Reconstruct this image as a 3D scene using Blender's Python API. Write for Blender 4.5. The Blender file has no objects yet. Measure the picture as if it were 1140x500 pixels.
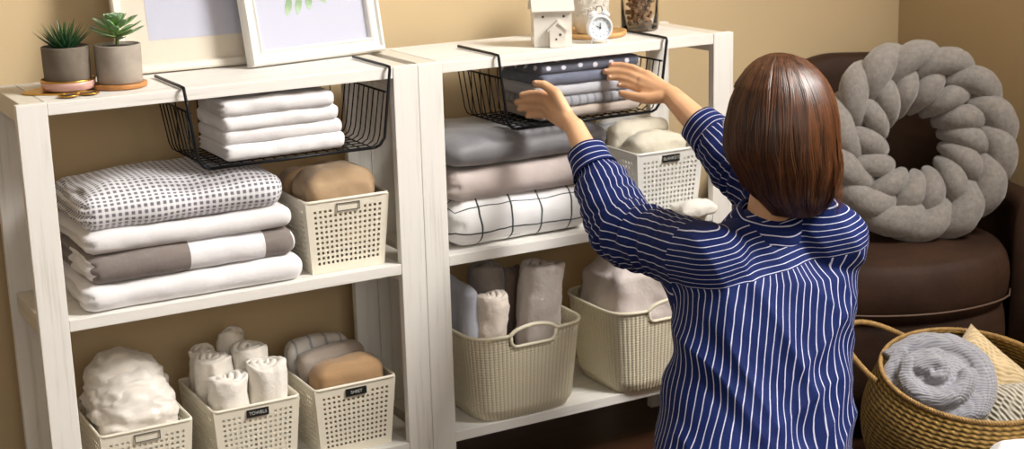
import bpy, bmesh, math, random
from mathutils import Vector, Matrix, Euler, noise
PI = math.pi
V = Vector
SC = bpy.context.scene
COL = SC.collection

# ------------------------------------------------------------------ colour / materials
def srgb(h):
    h = h.lstrip('#'); c = [int(h[i:i+2], 16)/255 for i in (0, 2, 4)]
    return tuple(x/12.92 if x <= .04045 else ((x+.055)/1.055)**2.4 for x in c) + (1,)

def new_mat(name):
    m = bpy.data.materials.new(name); m.use_nodes = True
    nt = m.node_tree; b = nt.nodes['Principled BSDF']
    return m, nt, b

def math_node(nt, op, a, b=None, c=None):
    n = nt.nodes.new('ShaderNodeMath'); n.operation = op
    for i, v in enumerate((a, b, c)):
        if v is None: continue
        if isinstance(v, (int, float)): n.inputs[i].default_value = v
        else: nt.links.new(v, n.inputs[i])
    return n.outputs[0]

def bump(nt, b, height, strength=.3, dist=.002):
    n = nt.nodes.new('ShaderNodeBump'); n.inputs['Strength'].default_value = strength
    n.inputs['Distance'].default_value = dist
    nt.links.new(height, n.inputs['Height']); nt.links.new(n.outputs[0], b.inputs['Normal'])

def coords(nt, kind='Object', scale=(1, 1, 1)):
    tc = nt.nodes.new('ShaderNodeTexCoord'); mp = nt.nodes.new('ShaderNodeMapping')
    mp.inputs['Scale'].default_value = scale
    nt.links.new(tc.outputs[kind], mp.inputs[0]); return mp.outputs[0]

def noise_tex(nt, vec, scale, detail=3, rough=.5):
    n = nt.nodes.new('ShaderNodeTexNoise'); n.inputs['Scale'].default_value = scale
    n.inputs['Detail'].default_value = detail; n.inputs['Roughness'].default_value = rough
    if vec is not None: nt.links.new(vec, n.inputs['Vector'])
    return n.outputs['Fac']

def ramp(nt, fac, stops):
    r = nt.nodes.new('ShaderNodeValToRGB'); e = r.color_ramp.elements
    e[0].position, e[0].color = stops[0]; e[1].position, e[1].color = stops[-1]
    for p, c in stops[1:-1]:
        x = e.new(p); x.color = c
    nt.links.new(fac, r.inputs[0]); return r.outputs[0]

def mixc(nt, fac, a, b):
    m = nt.nodes.new('ShaderNodeMix'); m.data_type = 'RGBA'
    if isinstance(fac, (int, float)): m.inputs[0].default_value = fac
    else: nt.links.new(fac, m.inputs[0])
    for i, v in ((6, a), (7, b)):
        if isinstance(v, tuple): m.inputs[i].default_value = v
        else: nt.links.new(v, m.inputs[i])
    return m.outputs[2]

def plain(name, col, rough=.6, metal=0, var=.06, vscale=6, bscale=0, bstr=.3, bdist=.001, sheen=0, coat=0):
    m, nt, b = new_mat(name); c = srgb(col)
    v = coords(nt)
    if var:
        d = tuple(x*(1-var) for x in c[:3])+(1,); l = tuple(min(1, x*(1+var)) for x in c[:3])+(1,)
        nt.links.new(ramp(nt, noise_tex(nt, v, vscale), [(.3, d), (.7, l)]), b.inputs['Base Color'])
    else: b.inputs['Base Color'].default_value = c
    b.inputs['Roughness'].default_value = rough; b.inputs['Metallic'].default_value = metal
    b.inputs['Sheen Weight'].default_value = sheen; b.inputs['Coat Weight'].default_value = coat
    if bscale: bump(nt, b, noise_tex(nt, v, bscale, 4), bstr, bdist)
    return m

def fabric(name, col, rough=.9, weave=420, wr=26, bstr=.35, sheen=.25, var=.05):
    """soft cloth: fine weave plus broad creases in the bump"""
    m, nt, b = new_mat(name); c = srgb(col); v = coords(nt)
    d = tuple(x*(1-var) for x in c[:3])+(1,)
    nt.links.new(ramp(nt, noise_tex(nt, v, 14), [(.35, d), (.65, c)]), b.inputs['Base Color'])
    b.inputs['Roughness'].default_value = rough; b.inputs['Sheen Weight'].default_value = sheen
    f = math_node(nt, 'MULTIPLY', noise_tex(nt, v, weave, 2), .12)
    w = noise_tex(nt, v, wr, 4, .6)
    bump(nt, b, math_node(nt, 'ADD', f, w), bstr, .006)
    return m

def uvsep(nt):
    tc = nt.nodes.new('ShaderNodeUVMap'); s = nt.nodes.new('ShaderNodeSeparateXYZ')
    nt.links.new(tc.outputs[0], s.inputs[0]); return s.outputs[0], s.outputs[1]

def line_mask(nt, x, period, width, off=0.0, soft=.25):
    """1 on thin lines repeating every `period` metres"""
    p = math_node(nt, 'FRACT', math_node(nt, 'DIVIDE', math_node(nt, 'ADD', x, off+10*period), period))
    d = math_node(nt, 'ABSOLUTE', math_node(nt, 'SUBTRACT', p, .5))
    hw = width/period/2
    n = nt.nodes.new('ShaderNodeMapRange'); nt.links.new(d, n.inputs[0])
    n.inputs[1].default_value = hw*(1+soft); n.inputs[2].default_value = hw*(1-soft)
    n.inputs[3].default_value = 0; n.inputs[4].default_value = 1
    return n.outputs[0]

def patterned(name, base, ink, kind, period, width, ink2=None, px=None, bstr=.35):
    m, nt, b = new_mat(name); x, y = uvsep(nt)
    w = noise_tex(nt, coords(nt), 10, 2)
    wob = math_node(nt, 'MULTIPLY', math_node(nt, 'SUBTRACT', w, .5), period*.35)
    x = math_node(nt, 'ADD', x, wob); y = math_node(nt, 'ADD', y, wob)
    lx = line_mask(nt, x, px or period, width); ly = line_mask(nt, y, period, width)
    B, I = srgb(base), srgb(ink)
    if kind == 'pane': fac = math_node(nt, 'MAXIMUM', lx, ly)
    elif kind == 'dots':
        def cell(c): return math_node(nt, 'MULTIPLY', math_node(nt, 'SUBTRACT', math_node(nt, 'FRACT', math_node(nt, 'DIVIDE', math_node(nt, 'ADD', c, 10*period+.006), period)), .5), period)
        a, c = cell(x), cell(y); rr = math_node(nt, 'SQRT', math_node(nt, 'ADD', math_node(nt, 'MULTIPLY', a, a), math_node(nt, 'MULTIPLY', c, c)))
        n = nt.nodes.new('ShaderNodeMapRange'); nt.links.new(rr, n.inputs[0]); n.inputs[1].default_value = width*.62; n.inputs[2].default_value = width*.42; n.inputs[3].default_value = 0; n.inputs[4].default_value = 1
        fac = n.outputs[0]
    elif kind == 'gingham':
        fac = math_node(nt, 'ADD', math_node(nt, 'MULTIPLY', math_node(nt, 'MULTIPLY', lx, ly), .78),
                        math_node(nt, 'MULTIPLY', math_node(nt, 'ADD', lx, ly), .11))
    elif kind == 'stripe_x': fac = lx
    else: fac = ly
    nt.links.new(mixc(nt, fac, B, I), b.inputs['Base Color'])
    b.inputs['Roughness'].default_value = .9; b.inputs['Sheen Weight'].default_value = .2
    v = coords(nt)
    bump(nt, b, math_node(nt, 'ADD', math_node(nt, 'MULTIPLY', noise_tex(nt, v, 400, 2), .1), noise_tex(nt, v, 26, 4, .6)), bstr, .006)
    return m

def wood_paint(name, base='#e9e6e0', axis='X'):
    m, nt, b = new_mat(name)
    sc = {'X': (1.5, 40, 40), 'Y': (40, 1.5, 40), 'Z': (40, 40, 1.5)}[axis]
    v = coords(nt, 'Object', sc)
    g = noise_tex(nt, v, 1.6, 6, .65)
    c = srgb(base); d = tuple(x*k for x, k in zip(c[:3], (.80, .785, .75)))+(1,)
    nt.links.new(ramp(nt, g, [(.3, d), (.46, c), (.8, tuple(min(1, x*1.03) for x in c[:3])+(1,))]), b.inputs['Base Color'])
    b.inputs['Roughness'].default_value = .55
    bump(nt, b, g, .25, .0015); return m

# ------------------------------------------------------------------ scene-graph helpers
def props(o, label=None, cat=None, group=None, kind=None):
    if label: o['label'] = label
    if cat: o['category'] = cat
    if group: o['group'] = group
    if kind: o['kind'] = kind
    return o
def thing(name, label, cat, loc=(0, 0, 0), rz=0, group=None):
    o = bpy.data.objects.new(name, None); COL.objects.link(o)
    o.location = loc; o.rotation_euler = (0, 0, rz); o.empty_display_size = .05
    return props(o, label, cat, group)
def link(name, me, mat=None, parent=None, smooth=False):
    o = bpy.data.objects.new(name, me); COL.objects.link(o)
    if mat is not None and not me.materials: me.materials.append(mat)
    if parent is not None: o.parent = parent
    if smooth:
        me.polygons.foreach_set('use_smooth', [True]*len(me.polygons))
    return o
def bm_obj(name, bm, mat, parent=None, smooth=False):
    me = bpy.data.meshes.new(name); bmesh.ops.recalc_face_normals(bm, faces=bm.faces[:])
    bm.to_mesh(me); bm.free(); me.update()
    return link(name, me, mat, parent, smooth)
def pyd(name, verts, faces, mat, parent=None, smooth=False):
    me = bpy.data.meshes.new(name); me.from_pydata([tuple(v) for v in verts], [], faces); me.update()
    bm = bmesh.new(); bm.from_mesh(me); bmesh.ops.recalc_face_normals(bm, faces=bm.faces[:]); bm.to_mesh(me); bm.free()
    return link(name, me, mat, parent, smooth)
def copy_tree(o, parent=None):
    c = o.copy(); COL.objects.link(c)
    if parent is not None: c.parent = parent
    for ch in list(o.children): copy_tree(ch, c)
    return c
def bake(o, mods):
    """apply modifiers (added as (type, dict)) and keep a plain mesh"""
    for t, d in mods:
        md = o.modifiers.new(t, t)
        for k, v in d.items(): setattr(md, k, v)
    dg = bpy.context.evaluated_depsgraph_get(); dg.update()
    me = bpy.data.meshes.new_from_object(o.evaluated_get(dg))
    o.modifiers.clear(); o.data = me; return o

def add_box(bm, x0, y0, z0, x1, y1, z1, bev=0):
    r = bmesh.ops.create_cube(bm, size=1, matrix=Matrix.Translation(((x0+x1)/2, (y0+y1)/2, (z0+z1)/2)) @ Matrix.Diagonal((x1-x0, y1-y0, z1-z0, 1)))
    if bev:
        es = {e for v in r['verts'] for e in v.link_edges}
        bmesh.ops.bevel(bm, geom=list(es), offset=bev, segments=2, affect='EDGES', profile=.6)
def frame_axes(d):
    d = d.normalized(); a = V((0, 0, 1)) if abs(d.z) < .9 else V((1, 0, 0))
    u = d.cross(a).normalized(); return u, d.cross(u).normalized()
def add_tube(bm, pts, rad, seg=8, closed=False, flat=1.0):
    """tube through pts; rad a number or a list; parallel-transported rings"""
    pts = [V(p) for p in pts]; n = len(pts)
    R = rad if isinstance(rad, (list, tuple)) else [rad]*n
    T = []
    for i in range(n):
        if closed: t = pts[(i+1) % n]-pts[i-1]
        else: t = pts[min(i+1, n-1)]-pts[max(i-1, 0)]
        T.append(t.normalized())
    u, w = frame_axes(T[0]); rings = []
    for i in range(n):
        u = (u-T[i]*u.dot(T[i])).normalized(); w = T[i].cross(u)
        rings.append([bm.verts.new(pts[i]+(u*math.cos(a)+w*math.sin(a)*flat)*R[i]) for a in [2*PI*k/seg for k in range(seg)]])
    m = n if closed else n-1
    for i in range(m):
        A, B = rings[i], rings[(i+1) % n]
        sh = 0
        if closed and i == n-1:
            sh = min(range(seg), key=lambda s: (A[0].co-B[s].co).length)
        for k in range(seg):
            bm.faces.new((A[k], A[(k+1) % seg], B[(k+1+sh) % seg], B[(k+sh) % seg]))
    if not closed:
        bm.faces.new(rings[0][::-1]); bm.faces.new(rings[-1])
def add_lathe(bm, prof, seg=32, cx=0, cy=0, cap=True):
    rings = []
    for r, z in prof:
        rings.append([bm.verts.new((cx+r*math.cos(2*PI*k/seg), cy+r*math.sin(2*PI*k/seg), z)) for k in range(seg)])
    for i in range(len(rings)-1):
        for k in range(seg):
            bm.faces.new((rings[i][k], rings[i][(k+1) % seg], rings[i+1][(k+1) % seg], rings[i+1][k]))
    if cap:
        bm.faces.new(rings[0][::-1]); bm.faces.new(rings[-1])
def add_ball(bm, c, r, sub=2, scale=(1, 1, 1), rot=None):
    M = Matrix.Translation(c) @ (rot.to_4x4() if rot else Matrix.Identity(4)) @ Matrix.Diagonal((*scale, 1))
    bmesh.ops.create_icosphere(bm, subdivisions=sub, radius=r, matrix=M)
def add_capsule(bm, a, ra, b, rb, seg=16):
    """tapered limb segment with round ends"""
    a, b = V(a), V(b); d = b-a; L = d.length
    if L < 1e-6: add_ball(bm, a, ra); return
    u, w = frame_axes(d); t = d.normalized(); P = []
    for i in range(6):
        q = PI/2*(1-i/6); P.append((ra*math.cos(q), -ra*math.sin(q)))
    P += [(ra+(rb-ra)*k/4, L*k/4) for k in range(5)]
    for i in range(1, 6):
        q = PI/2*i/6; P.append((rb*math.cos(q), L+rb*math.sin(q)))
    rings = [[bm.verts.new(a+t*h+(u*math.cos(2*PI*k/seg)+w*math.sin(2*PI*k/seg))*r) for k in range(seg)] for r, h in P if r > 1e-5]
    for i in range(len(rings)-1):
        for k in range(seg):
            bm.faces.new((rings[i][k], rings[i][(k+1) % seg], rings[i+1][(k+1) % seg], rings[i+1][k]))
    bm.faces.new(rings[0][::-1]); bm.faces.new(rings[-1])
def fbm(p, f, seed=0, octv=3):
    return noise.fractal(V((p[0]*f+seed*7.3, p[1]*f-seed*3.1, p[2]*f+seed*1.7)), .8, 2.0, octv)
def smoothstep(a, b, x):
    t = max(0, min(1, (x-a)/(b-a))); return t*t*(3-2*t)

# rounded soft slab (folded cloth, pillow, cushion), origin at the centre of its bottom
def soft_slab(name, w, d, h, mat, parent=None, r=None, layers=0, seed=0, lump=.004, freq=9, res=.009, crown=0, loc=None, rz=0, pinch=0, lay_depth=.008):
    r = min(r if r is not None else h*.48, h*.49, w*.49, d*.49)
    nx, ny, nz = (max(3, int(w/res)), max(3, int(d/res)), max(4, int(h/(res*.6))))
    idx = {}; verts = []; faces = []; uv = []
    def vert(i, j, k):
        key = (i, j, k)
        if key in idx: return idx[key]
        p = V((-w/2+w*i/nx, -d/2+d*j/ny, h*k/nz))
        c = V((max(-w/2+r, min(w/2-r, p.x)), max(-d/2+r, min(d/2-r, p.y)), max(r, min(h-r, p.z))))
        n = p-c
        if n.length < 1e-9:
            n = V((0, 0, 1)); q = p.copy()
        else:
            n.normalize(); q = c+n*r
        # puff the middle, pinch the corners
        ex = 1-abs(p.x)/(w/2); ey = 1-abs(p.y)/(d/2)
        puff = smoothstep(0, .55, ex)*smoothstep(0, .55, ey)
        if q.z > h*.5: q.z += crown*puff
        if pinch:
            k2 = 1-pinch*(1-smoothstep(0, .5, ex))*.6-pinch*(1-smoothstep(0, .5, ey))*.4
            q.z = h*.45+(q.z-h*.45)*k2
        a = fbm(q, freq, seed)*lump
        fade = smoothstep(0, h*.25, q.z)
        q += n*a*(.25+.75*fade)
        if layers and n.x < -.35:
            ph = (q.z/h*layers) % 1.0
            g = (abs(ph-.5)*2)**3
            wob = fbm((q.y, q.z*5, 0), 12, seed+5)*.007
            q.x -= math.copysign(1, n.x)*(g*lay_depth+wob*.6)
        if layers and n.x < -.35: pass
        q.z = max(q.z, 0.0)
        idx[key] = len(verts); verts.append(q); return idx[key]
    def quad(a, b, c, dd, kind):
        faces.append((vert(*a), vert(*b), vert(*c), vert(*dd)))
        for (i, j, k) in (a, b, c, dd):
            x, y, z = -w/2+w*i/nx, -d/2+d*j/ny, h*k/nz
            uv.append({'f': (x, z), 't': (x, h+y+d/2), 's': (y+d/2, z)}[kind])
    for i in range(nx):
        for k in range(nz):
            quad((i, 0, k), (i+1, 0, k), (i+1, 0, k+1), (i, 0, k+1), 'f')
            quad((i, ny, k), (i, ny, k+1), (i+1, ny, k+1), (i+1, ny, k), 'f')
    for j in range(ny):
        for k in range(nz):
            quad((0, j, k), (0, j, k+1), (0, j+1, k+1), (0, j+1, k), 's')
            quad((nx, j, k), (nx, j+1, k), (nx, j+1, k+1), (nx, j, k+1), 's')
    for i in range(nx):
        for j in range(ny):
            quad((i, j, nz), (i+1, j, nz), (i+1, j+1, nz), (i, j+1, nz), 't')
            quad((i, j, 0), (i, j+1, 0), (i+1, j+1, 0), (i+1, j, 0), 't')
    me = bpy.data.meshes.new(name); me.from_pydata([tuple(v) for v in verts], [], faces)
    ul = me.uv_layers.new(name='UVMap')
    for l, c in zip(ul.data, uv): l.uv = c
    me.update()
    o = link(name, me, mat, parent, True)
    if loc is not None: o.location = loc
    o.rotation_euler = (0, 0, rz); return o

# rolled towel standing upright with its spiral on top, origin at the bottom centre
def towel_roll(name, R, H, mat, turns=2.6, seed=0, squash=1.0, lump=.004, groove=.010):
    seg = 40; prof = []
    nside = max(8, int(H/.01))
    for i in range(nside+1): prof.append((R, H*i/nside*.96, 0))
    for i in range(1, 5):
        q = PI/2*i/4*.9; prof.append((R-R*.12*(1-math.cos(q)), H*.96+H*.04*math.sin(q), 0))
    for i in range(1, 15): prof.append((R*.88*(1-i/15)+.0005, H, 1))
    verts = []; faces = []
    for r, z, top in prof:
        for k in range(seg):
            th = 2*PI*k/seg
            rr = r; zz = z
            if r > R*.2:
                # outer flap ridge
                e = ((th/(2*PI)+.1*seed) % 1.0)
                rr = r+(.004 if top == 0 else 0)*(1-smoothstep(0, .9, e))
            if top or z > H*.95:
                ph = (r/R*turns-th/(2*PI)+seed*.37) % 1.0
                g = math.exp(-((ph-.5)/.13)**2)
                zz = z-groove*g*(1 if top else .4)+.004*math.sin(th*2+seed)
            p = V((rr*math.cos(th), rr*math.sin(th)*squash, zz))
            q = fbm(p, 22, seed)*lump
            p += V((math.cos(th), math.sin(th), 0))*q*(1 if not top else .3)+V((0, 0, q*.8 if z > H*.5 else 0))
            verts.append(p)
    n = len(prof)
    for i in range(n-1):
        for k in range(seg):
            faces.append((i*seg+k, i*seg+(k+1) % seg, (i+1)*seg+(k+1) % seg, (i+1)*seg+k))
    faces.append(tuple(range(seg))[::-1]); faces.append(tuple((n-1)*seg+k for k in range(seg)))
    return pyd(name, verts, faces, mat, None, True)

def text_mesh(name, body, size, mat, parent, M):
    cu = bpy.data.curves.new(name, 'FONT'); cu.body = body; cu.size = size; cu.align_x = 'CENTER'; cu.align_y = 'CENTER'; cu.extrude = .0003
    t = bpy.data.objects.new(name, cu); COL.objects.link(t)
    dg = bpy.context.evaluated_depsgraph_get(); dg.update()
    me = bpy.data.meshes.new_from_object(t.evaluated_get(dg)); bpy.data.objects.remove(t)
    me.materials.clear(); o = link(name, me, mat, parent); o.matrix_local = M; return o

# ------------------------------------------------------------------ camera (solved from the shelf edges)
CAM = V((-0.5483, -2.8524, 0.4529)); PAN, TILT, ROLL, FPX = 0.5041, 0.2482, -0.0273, 1705.5
_f = V((math.sin(PAN)*math.cos(TILT), math.cos(PAN)*math.cos(TILT), -math.sin(TILT)))
_r = V((math.cos(PAN), -math.sin(PAN), 0)); _u = _r.cross(_f)
_R = _r*math.cos(ROLL)+_u*math.sin(ROLL); _U = -_r*math.sin(ROLL)+_u*math.cos(ROLL)
cd = bpy.data.cameras.new('camera'); cam = bpy.data.objects.new('camera', cd); COL.objects.link(cam)
cd.sensor_width = 36; cd.sensor_fit = 'HORIZONTAL'; cd.lens = FPX/1140*36; cd.clip_start = .05
Mx = Matrix((( _R.x, _U.x, -_f.x, CAM.x), (_R.y, _U.y, -_f.y, CAM.y), (_R.z, _U.z, -_f.z, CAM.z), (0, 0, 0, 1)))
cam.matrix_world = Mx; SC.camera = cam
cd.dof.use_dof = True; cd.dof.focus_distance = 3.0; cd.dof.aperture_fstop = 5.0
def at(x, y, t):          # a joint seen at (x, y), t metres in front of the camera
    return CAM+(_f+_R*((x-570)/FPX)-_U*((y-250)/FPX))*t

# ------------------------------------------------------------------ room
FLOOR, YW, XW = -1.0, .38, 2.49
M_wall = plain('wall_paint', '#c8b18a', .85, var=.02, vscale=3, bscale=60, bstr=.15)
def floor_mat():
    m, nt, b = new_mat('dark_wood_floor')
    v = coords(nt, 'Object', (1, 1, 1))
    br = nt.nodes.new('ShaderNodeTexBrick'); nt.links.new(v, br.inputs['Vector'])
    br.inputs['Scale'].default_value = 1; br.inputs['Brick Width'].default_value = 1.2; br.inputs['Row Height'].default_value = .13
    br.inputs['Mortar Size'].default_value = .002
    br.inputs['Color1'].default_value = srgb('#4a2c1a'); br.inputs['Color2'].default_value = srgb('#3a2114'); br.inputs['Mortar'].default_value = srgb('#120a06')
    g = noise_tex(nt, coords(nt, 'Object', (3, 50, 1)), 2, 5)
    mx = mixc(nt, math_node(nt, 'MULTIPLY', g, .5), br.outputs[0], srgb('#2a170d'))
    nt.links.new(mx, b.inputs['Base Color']); b.inputs['Roughness'].default_value = .45
    bump(nt, b, g, .2, .001); return m
def struct(name, bm, m, parent=None):
    o = bm_obj(name, bm, m, parent); 
    if parent is None: o['kind'] = 'structure'
    return o
bm = bmesh.new(); add_box(bm, -2.6, -4.6, FLOOR-.05, XW+.1, YW+.1, FLOOR); struct('floor', bm, floor_mat())
bm = bmesh.new(); add_box(bm, -2.6, YW, FLOOR, XW+.1, YW+.1, 2.7); struct('wall_back', bm, M_wall)
# right wall with its window opening
WY0, WY1, WZ0, WZ1 = -2.9, -1.0, 1.0, 2.45
bm = bmesh.new()
add_box(bm, XW, WY1, FLOOR, XW+.1, YW, 2.7); add_box(bm, XW, -4.6, FLOOR, XW+.1, WY0, 2.7)
add_box(bm, XW, WY0, FLOOR, XW+.1, WY1, WZ0); add_box(bm, XW, WY0, WZ1, XW+.1, WY1, 2.7)
struct('wall_right', bm, M_wall)
M_white = plain('white_gloss_paint', '#eeece6', .35, var=.02)
bm = bmesh.new()
for a in ((WY0, WZ0, WY1, WZ0+.06), (WY0, WZ1-.06, WY1, WZ1), (WY0, WZ0, WY0+.06, WZ1), (WY1-.06, WZ0, WY1, WZ1), ((WY0+WY1)/2-.03, WZ0, (WY0+WY1)/2+.03, WZ1)):
    add_box(bm, XW+.03, a[0], a[1], XW+.09, a[2], a[3], .004)
win = struct('window_1', bm, M_white)
mg, nt, b = new_mat('window_glass'); b.inputs['Transmission Weight'].default_value = 1; b.inputs['Roughness'].default_value = 0; b.inputs['IOR'].default_value = 1.1
bm = bmesh.new(); add_box(bm, XW+.058, WY0+.05, WZ0+.05, XW+.062, WY1-.05, WZ1-.05); struct('window_pane', bm, mg, win)
bm = bmesh.new(); add_box(bm, -2.6, YW-.014, FLOOR, XW, YW, FLOOR+.07, .003); struct('baseboard_back', bm, M_white)
bm = bmesh.new(); add_box(bm, XW-.014, -4.6, FLOOR, XW, YW-.014, FLOOR+.07, .003); struct('baseboard_right', bm, M_white)

bm = bmesh.new(); RX0, RX1, RZ0, RZ1 = -1.3, .6, .25, 1.45  # rear wall of the room; its opening is added for the fill lamp
add_box(bm, -2.6, -4.7, FLOOR, RX0, -4.6, 2.7); add_box(bm, RX1, -4.7, FLOOR, XW+.1, -4.6, 2.7)
add_box(bm, RX0, -4.7, FLOOR, RX1, -4.6, RZ0); add_box(bm, RX0, -4.7, RZ1, RX1, -4.6, 2.7)
struct('wall_front', bm, M_wall)
bm = bmesh.new()
for a in ((RX0, RZ0, RX1, RZ0+.06), (RX0, RZ1-.06, RX1, RZ1), (RX0, RZ0, RX0+.06, RZ1), (RX1-.06, RZ0, RX1, RZ1), ((RX0+RX1)/2-.03, RZ0, (RX0+RX1)/2+.03, RZ1)):
    add_box(bm, a[0], -4.68, a[1], a[2], -4.63, a[3], .004)
fill_win = struct('added_fill_window', bm, M_white)  # unseen window frame, added to go with the fill lamp
bm = bmesh.new(); add_box(bm, RX0+.05, -4.662, RZ0+.05, RX1-.05, -4.658, RZ1-.05); struct('window_pane', bm, mg, fill_win)  # pane of the added rear window

# ------------------------------------------------------------------ light
w = bpy.data.worlds.new('world'); SC.world = w; w.use_nodes = True
bg = w.node_tree.nodes['Background']; bg.inputs[0].default_value = (1, .93, .84, 1); bg.inputs[1].default_value = .19
def area(name, loc, target, sx, sy, power, col, spread=PI):
    l = bpy.data.lights.new(name, 'AREA'); l.shape = 'RECTANGLE'; l.size = sx; l.size_y = sy; l.energy = power; l.color = col; l.spread = spread
    o = bpy.data.objects.new(name, l); COL.objects.link(o); o.location = loc
    o.rotation_euler = (V(target)-V(loc)).to_track_quat('-Z', 'Y').to_euler(); return o
area('window_daylight', (XW-.02, (WY0+WY1)/2, (WZ0+WZ1)/2), (0, (WY0+WY1)/2, (WZ0+WZ1)/2-.9), 1.35, 1.8, 315, (1, .97, .93))

area('rear_fill_light', (-.35, -4.53, .85), (-.35, 0, .45), 1.9, 1.2, 26, (1, .97, .94))  # added fill lamp behind the camera, softens the shadows on the shelves

# ------------------------------------------------------------------ shelf units
PW, PT, LI, D = .056, .02, .70, .28
UW = LI+2*PW
WZs = wood_paint('whitewashed_wood_post', axis='Z'); WXs = wood_paint('whitewashed_wood_board', axis='X'); WYs = wood_paint('whitewashed_wood_rail', '#d9d2c4', axis='Y')
TH = .0235
Z_MID, Z_LOW = -.4195, -.825
def make_unit(label):
    t = thing('shelf_unit', label, 'shelf', (0, 0, FLOOR), 0, 'white wooden shelf units')
    k = -FLOOR
    for x in (0, PW+LI):
        for y in (0, D-PT):
            bm = bmesh.new(); add_box(bm, x, y, 0, x+PW, y+PT, k, .0015); bm_obj('post', bm, WZs, t)
    for z in (0, Z_MID, Z_LOW):
        bm = bmesh.new(); add_box(bm, PW+.0005, .001, k+z-TH, PW+LI-.0005, D-.001, k+z-.0005, .0015); bm_obj('shelf_board', bm, WXs, t)
        for x in (.012, PW+LI+.001):
            bm = bmesh.new(); add_box(bm, x, PT, k+z-.042, x+.043, D-PT, k+z-.001, .0015); bm_obj('side_rail', bm, WYs, t)
    return t
u1 = make_unit('left white wooden shelf unit carrying the potted plants and picture frames')
u2 = copy_tree(u1); u2.location = (UW+.001, 0, FLOOR)
u2['label'] = 'right white wooden shelf unit carrying the ceramic house and clock'

# ------------------------------------------------------------------ hanging wire baskets
M_wire = plain('black_wire', '#15161a', .45, metal=.6, var=0)
def make_wire_basket(x0, x1, label):
    t = thing('hanging_wire_basket', label, 'wire basket', (x0, 0, 0), 0, 'wire baskets hung on the top boards')
    W = x1-x0; zt, zb, zr = .004, -.160, -.048; yb = .205; yf = -.006
    bot0, bot1 = .040, W-.040
    bm = bmesh.new()
    for s, xa, xb in ((0, 0, bot0), (1, W, bot1)):
        xm = xa+(xb-xa)*.45
        add_tube(bm, [(xa, .175, zt), (xa, .02, zt), (xa, yf-.003, zt-.001), (xa, yf-.005, zt-.006), (xa+(xm-xa)*.9, yf-.003, zb+.030), (xm, yf-.003, zb+.018), ((xm+xb)/2, yf-.003, zb+.004), (xb, yf-.003, zb)], .0032, 8)
    add_tube(bm, [(bot0, yf-.003, zb), (bot1, yf-.003, zb)], .0032, 8)
    bm_obj('front_frame', bm, M_wire, t, True)
    bm = bmesh.new()
    for xa in (.010, W-.010):
        add_tube(bm, [(xa, yf, zr), (xa, yb, zr)], .0022, 6)
        add_tube(bm, [(xa+(.010 if xa < W/2 else -.010), yf, zb+.04), (xa+(.010 if xa < W/2 else -.010), yb, zb+.04)], .0018, 6) if False else None
    add_tube(bm, [(.010, yb, zr), (W-.010, yb, zr)], .0022, 6)
    bm_obj('top_rail', bm, M_wire, t, True)
    bm = bmesh.new()
    n = 9
    for k in range(n):
        y = yf+.008+(yb-yf-.012)*k/(n-1)
        add_tube(bm, [(.010, y, zr), (.024, y, zb+.022), (.030, y, zb+.007), (.042, y, zb), (W-.042, y, zb), (W-.030, y, zb+.007), (W-.024, y, zb+.022), (W-.010, y, zr)], .0014, 6)
    m = 16
    for k in range(m):
        x = .045+(W-.09)*k/(m-1)
        add_tube(bm, [(x, yf, zb), (x, yb-.012, zb), (x, yb-.002, zb+.01), (x, yb, zr)], .0013, 6)
    bm_obj('wire_grid', bm, M_wire, t, True)
    return t
make_wire_basket(.312, .744, 'black wire basket hung under the left top board, holding white folded sheets')
make_wire_basket(.998, 1.43, 'black wire basket hung under the right top board, holding grey and dotted cloths')

# ------------------------------------------------------------------ cloth materials
F_white = fabric('white_cotton', '#ebe9ea'); F_white2 = fabric('soft_white_cotton', '#e4e1e2')
F_taupe = fabric('taupe_cotton', '#857a74'); F_cream = fabric('cream_towelling', '#efe9df', wr=60, bstr=.5)
F_tan = fabric('tan_linen', '#ad9170', wr=14, bstr=.4); F_tan2 = fabric('brown_linen', '#a98761', wr=14, bstr=.4)
F_greyp = fabric('grey_sateen', '#77767a', rough=.6, wr=12, sheen=.4); F_blush = fabric('blush_cotton', '#bfb2ad')
F_gingham = patterned('grey_gingham', '#e6e4e7', '#6f6c75', 'gingham', .0125, .0068)
F_pane = patterned('windowpane_check', '#e9e8e8', '#23302b', 'pane', .068, .0042, px=.078)
ZW = -.1575
# four white sheets
zs = ZW+.001
for i, (h, lab, dx, dy, rz) in enumerate((
        (.033, 'white folded sheet at the bottom of the stack in the left wire basket', .004, 0, .0),
        (.029, 'white folded sheet second from the bottom in the left wire basket', .002, .004, -.01),
        (.031, 'white folded sheet second from the top in the left wire basket', -.002, .002, .015),
        (.034, 'white folded sheet on top of the stack in the left wire basket', -.006, 0, -.01))):
    o = soft_slab('folded_sheet', .262-.006*i, .175, h, F_white if i % 2 == 0 else F_white2, r=h*.42, layers=3, seed=i+1, lump=.0035, freq=16, loc=(.516+dx, .096+dy, zs), rz=rz, lay_depth=.009)
    props(o, lab, 'folded sheet', 'white folded sheets'); zs += h-.0015
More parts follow.
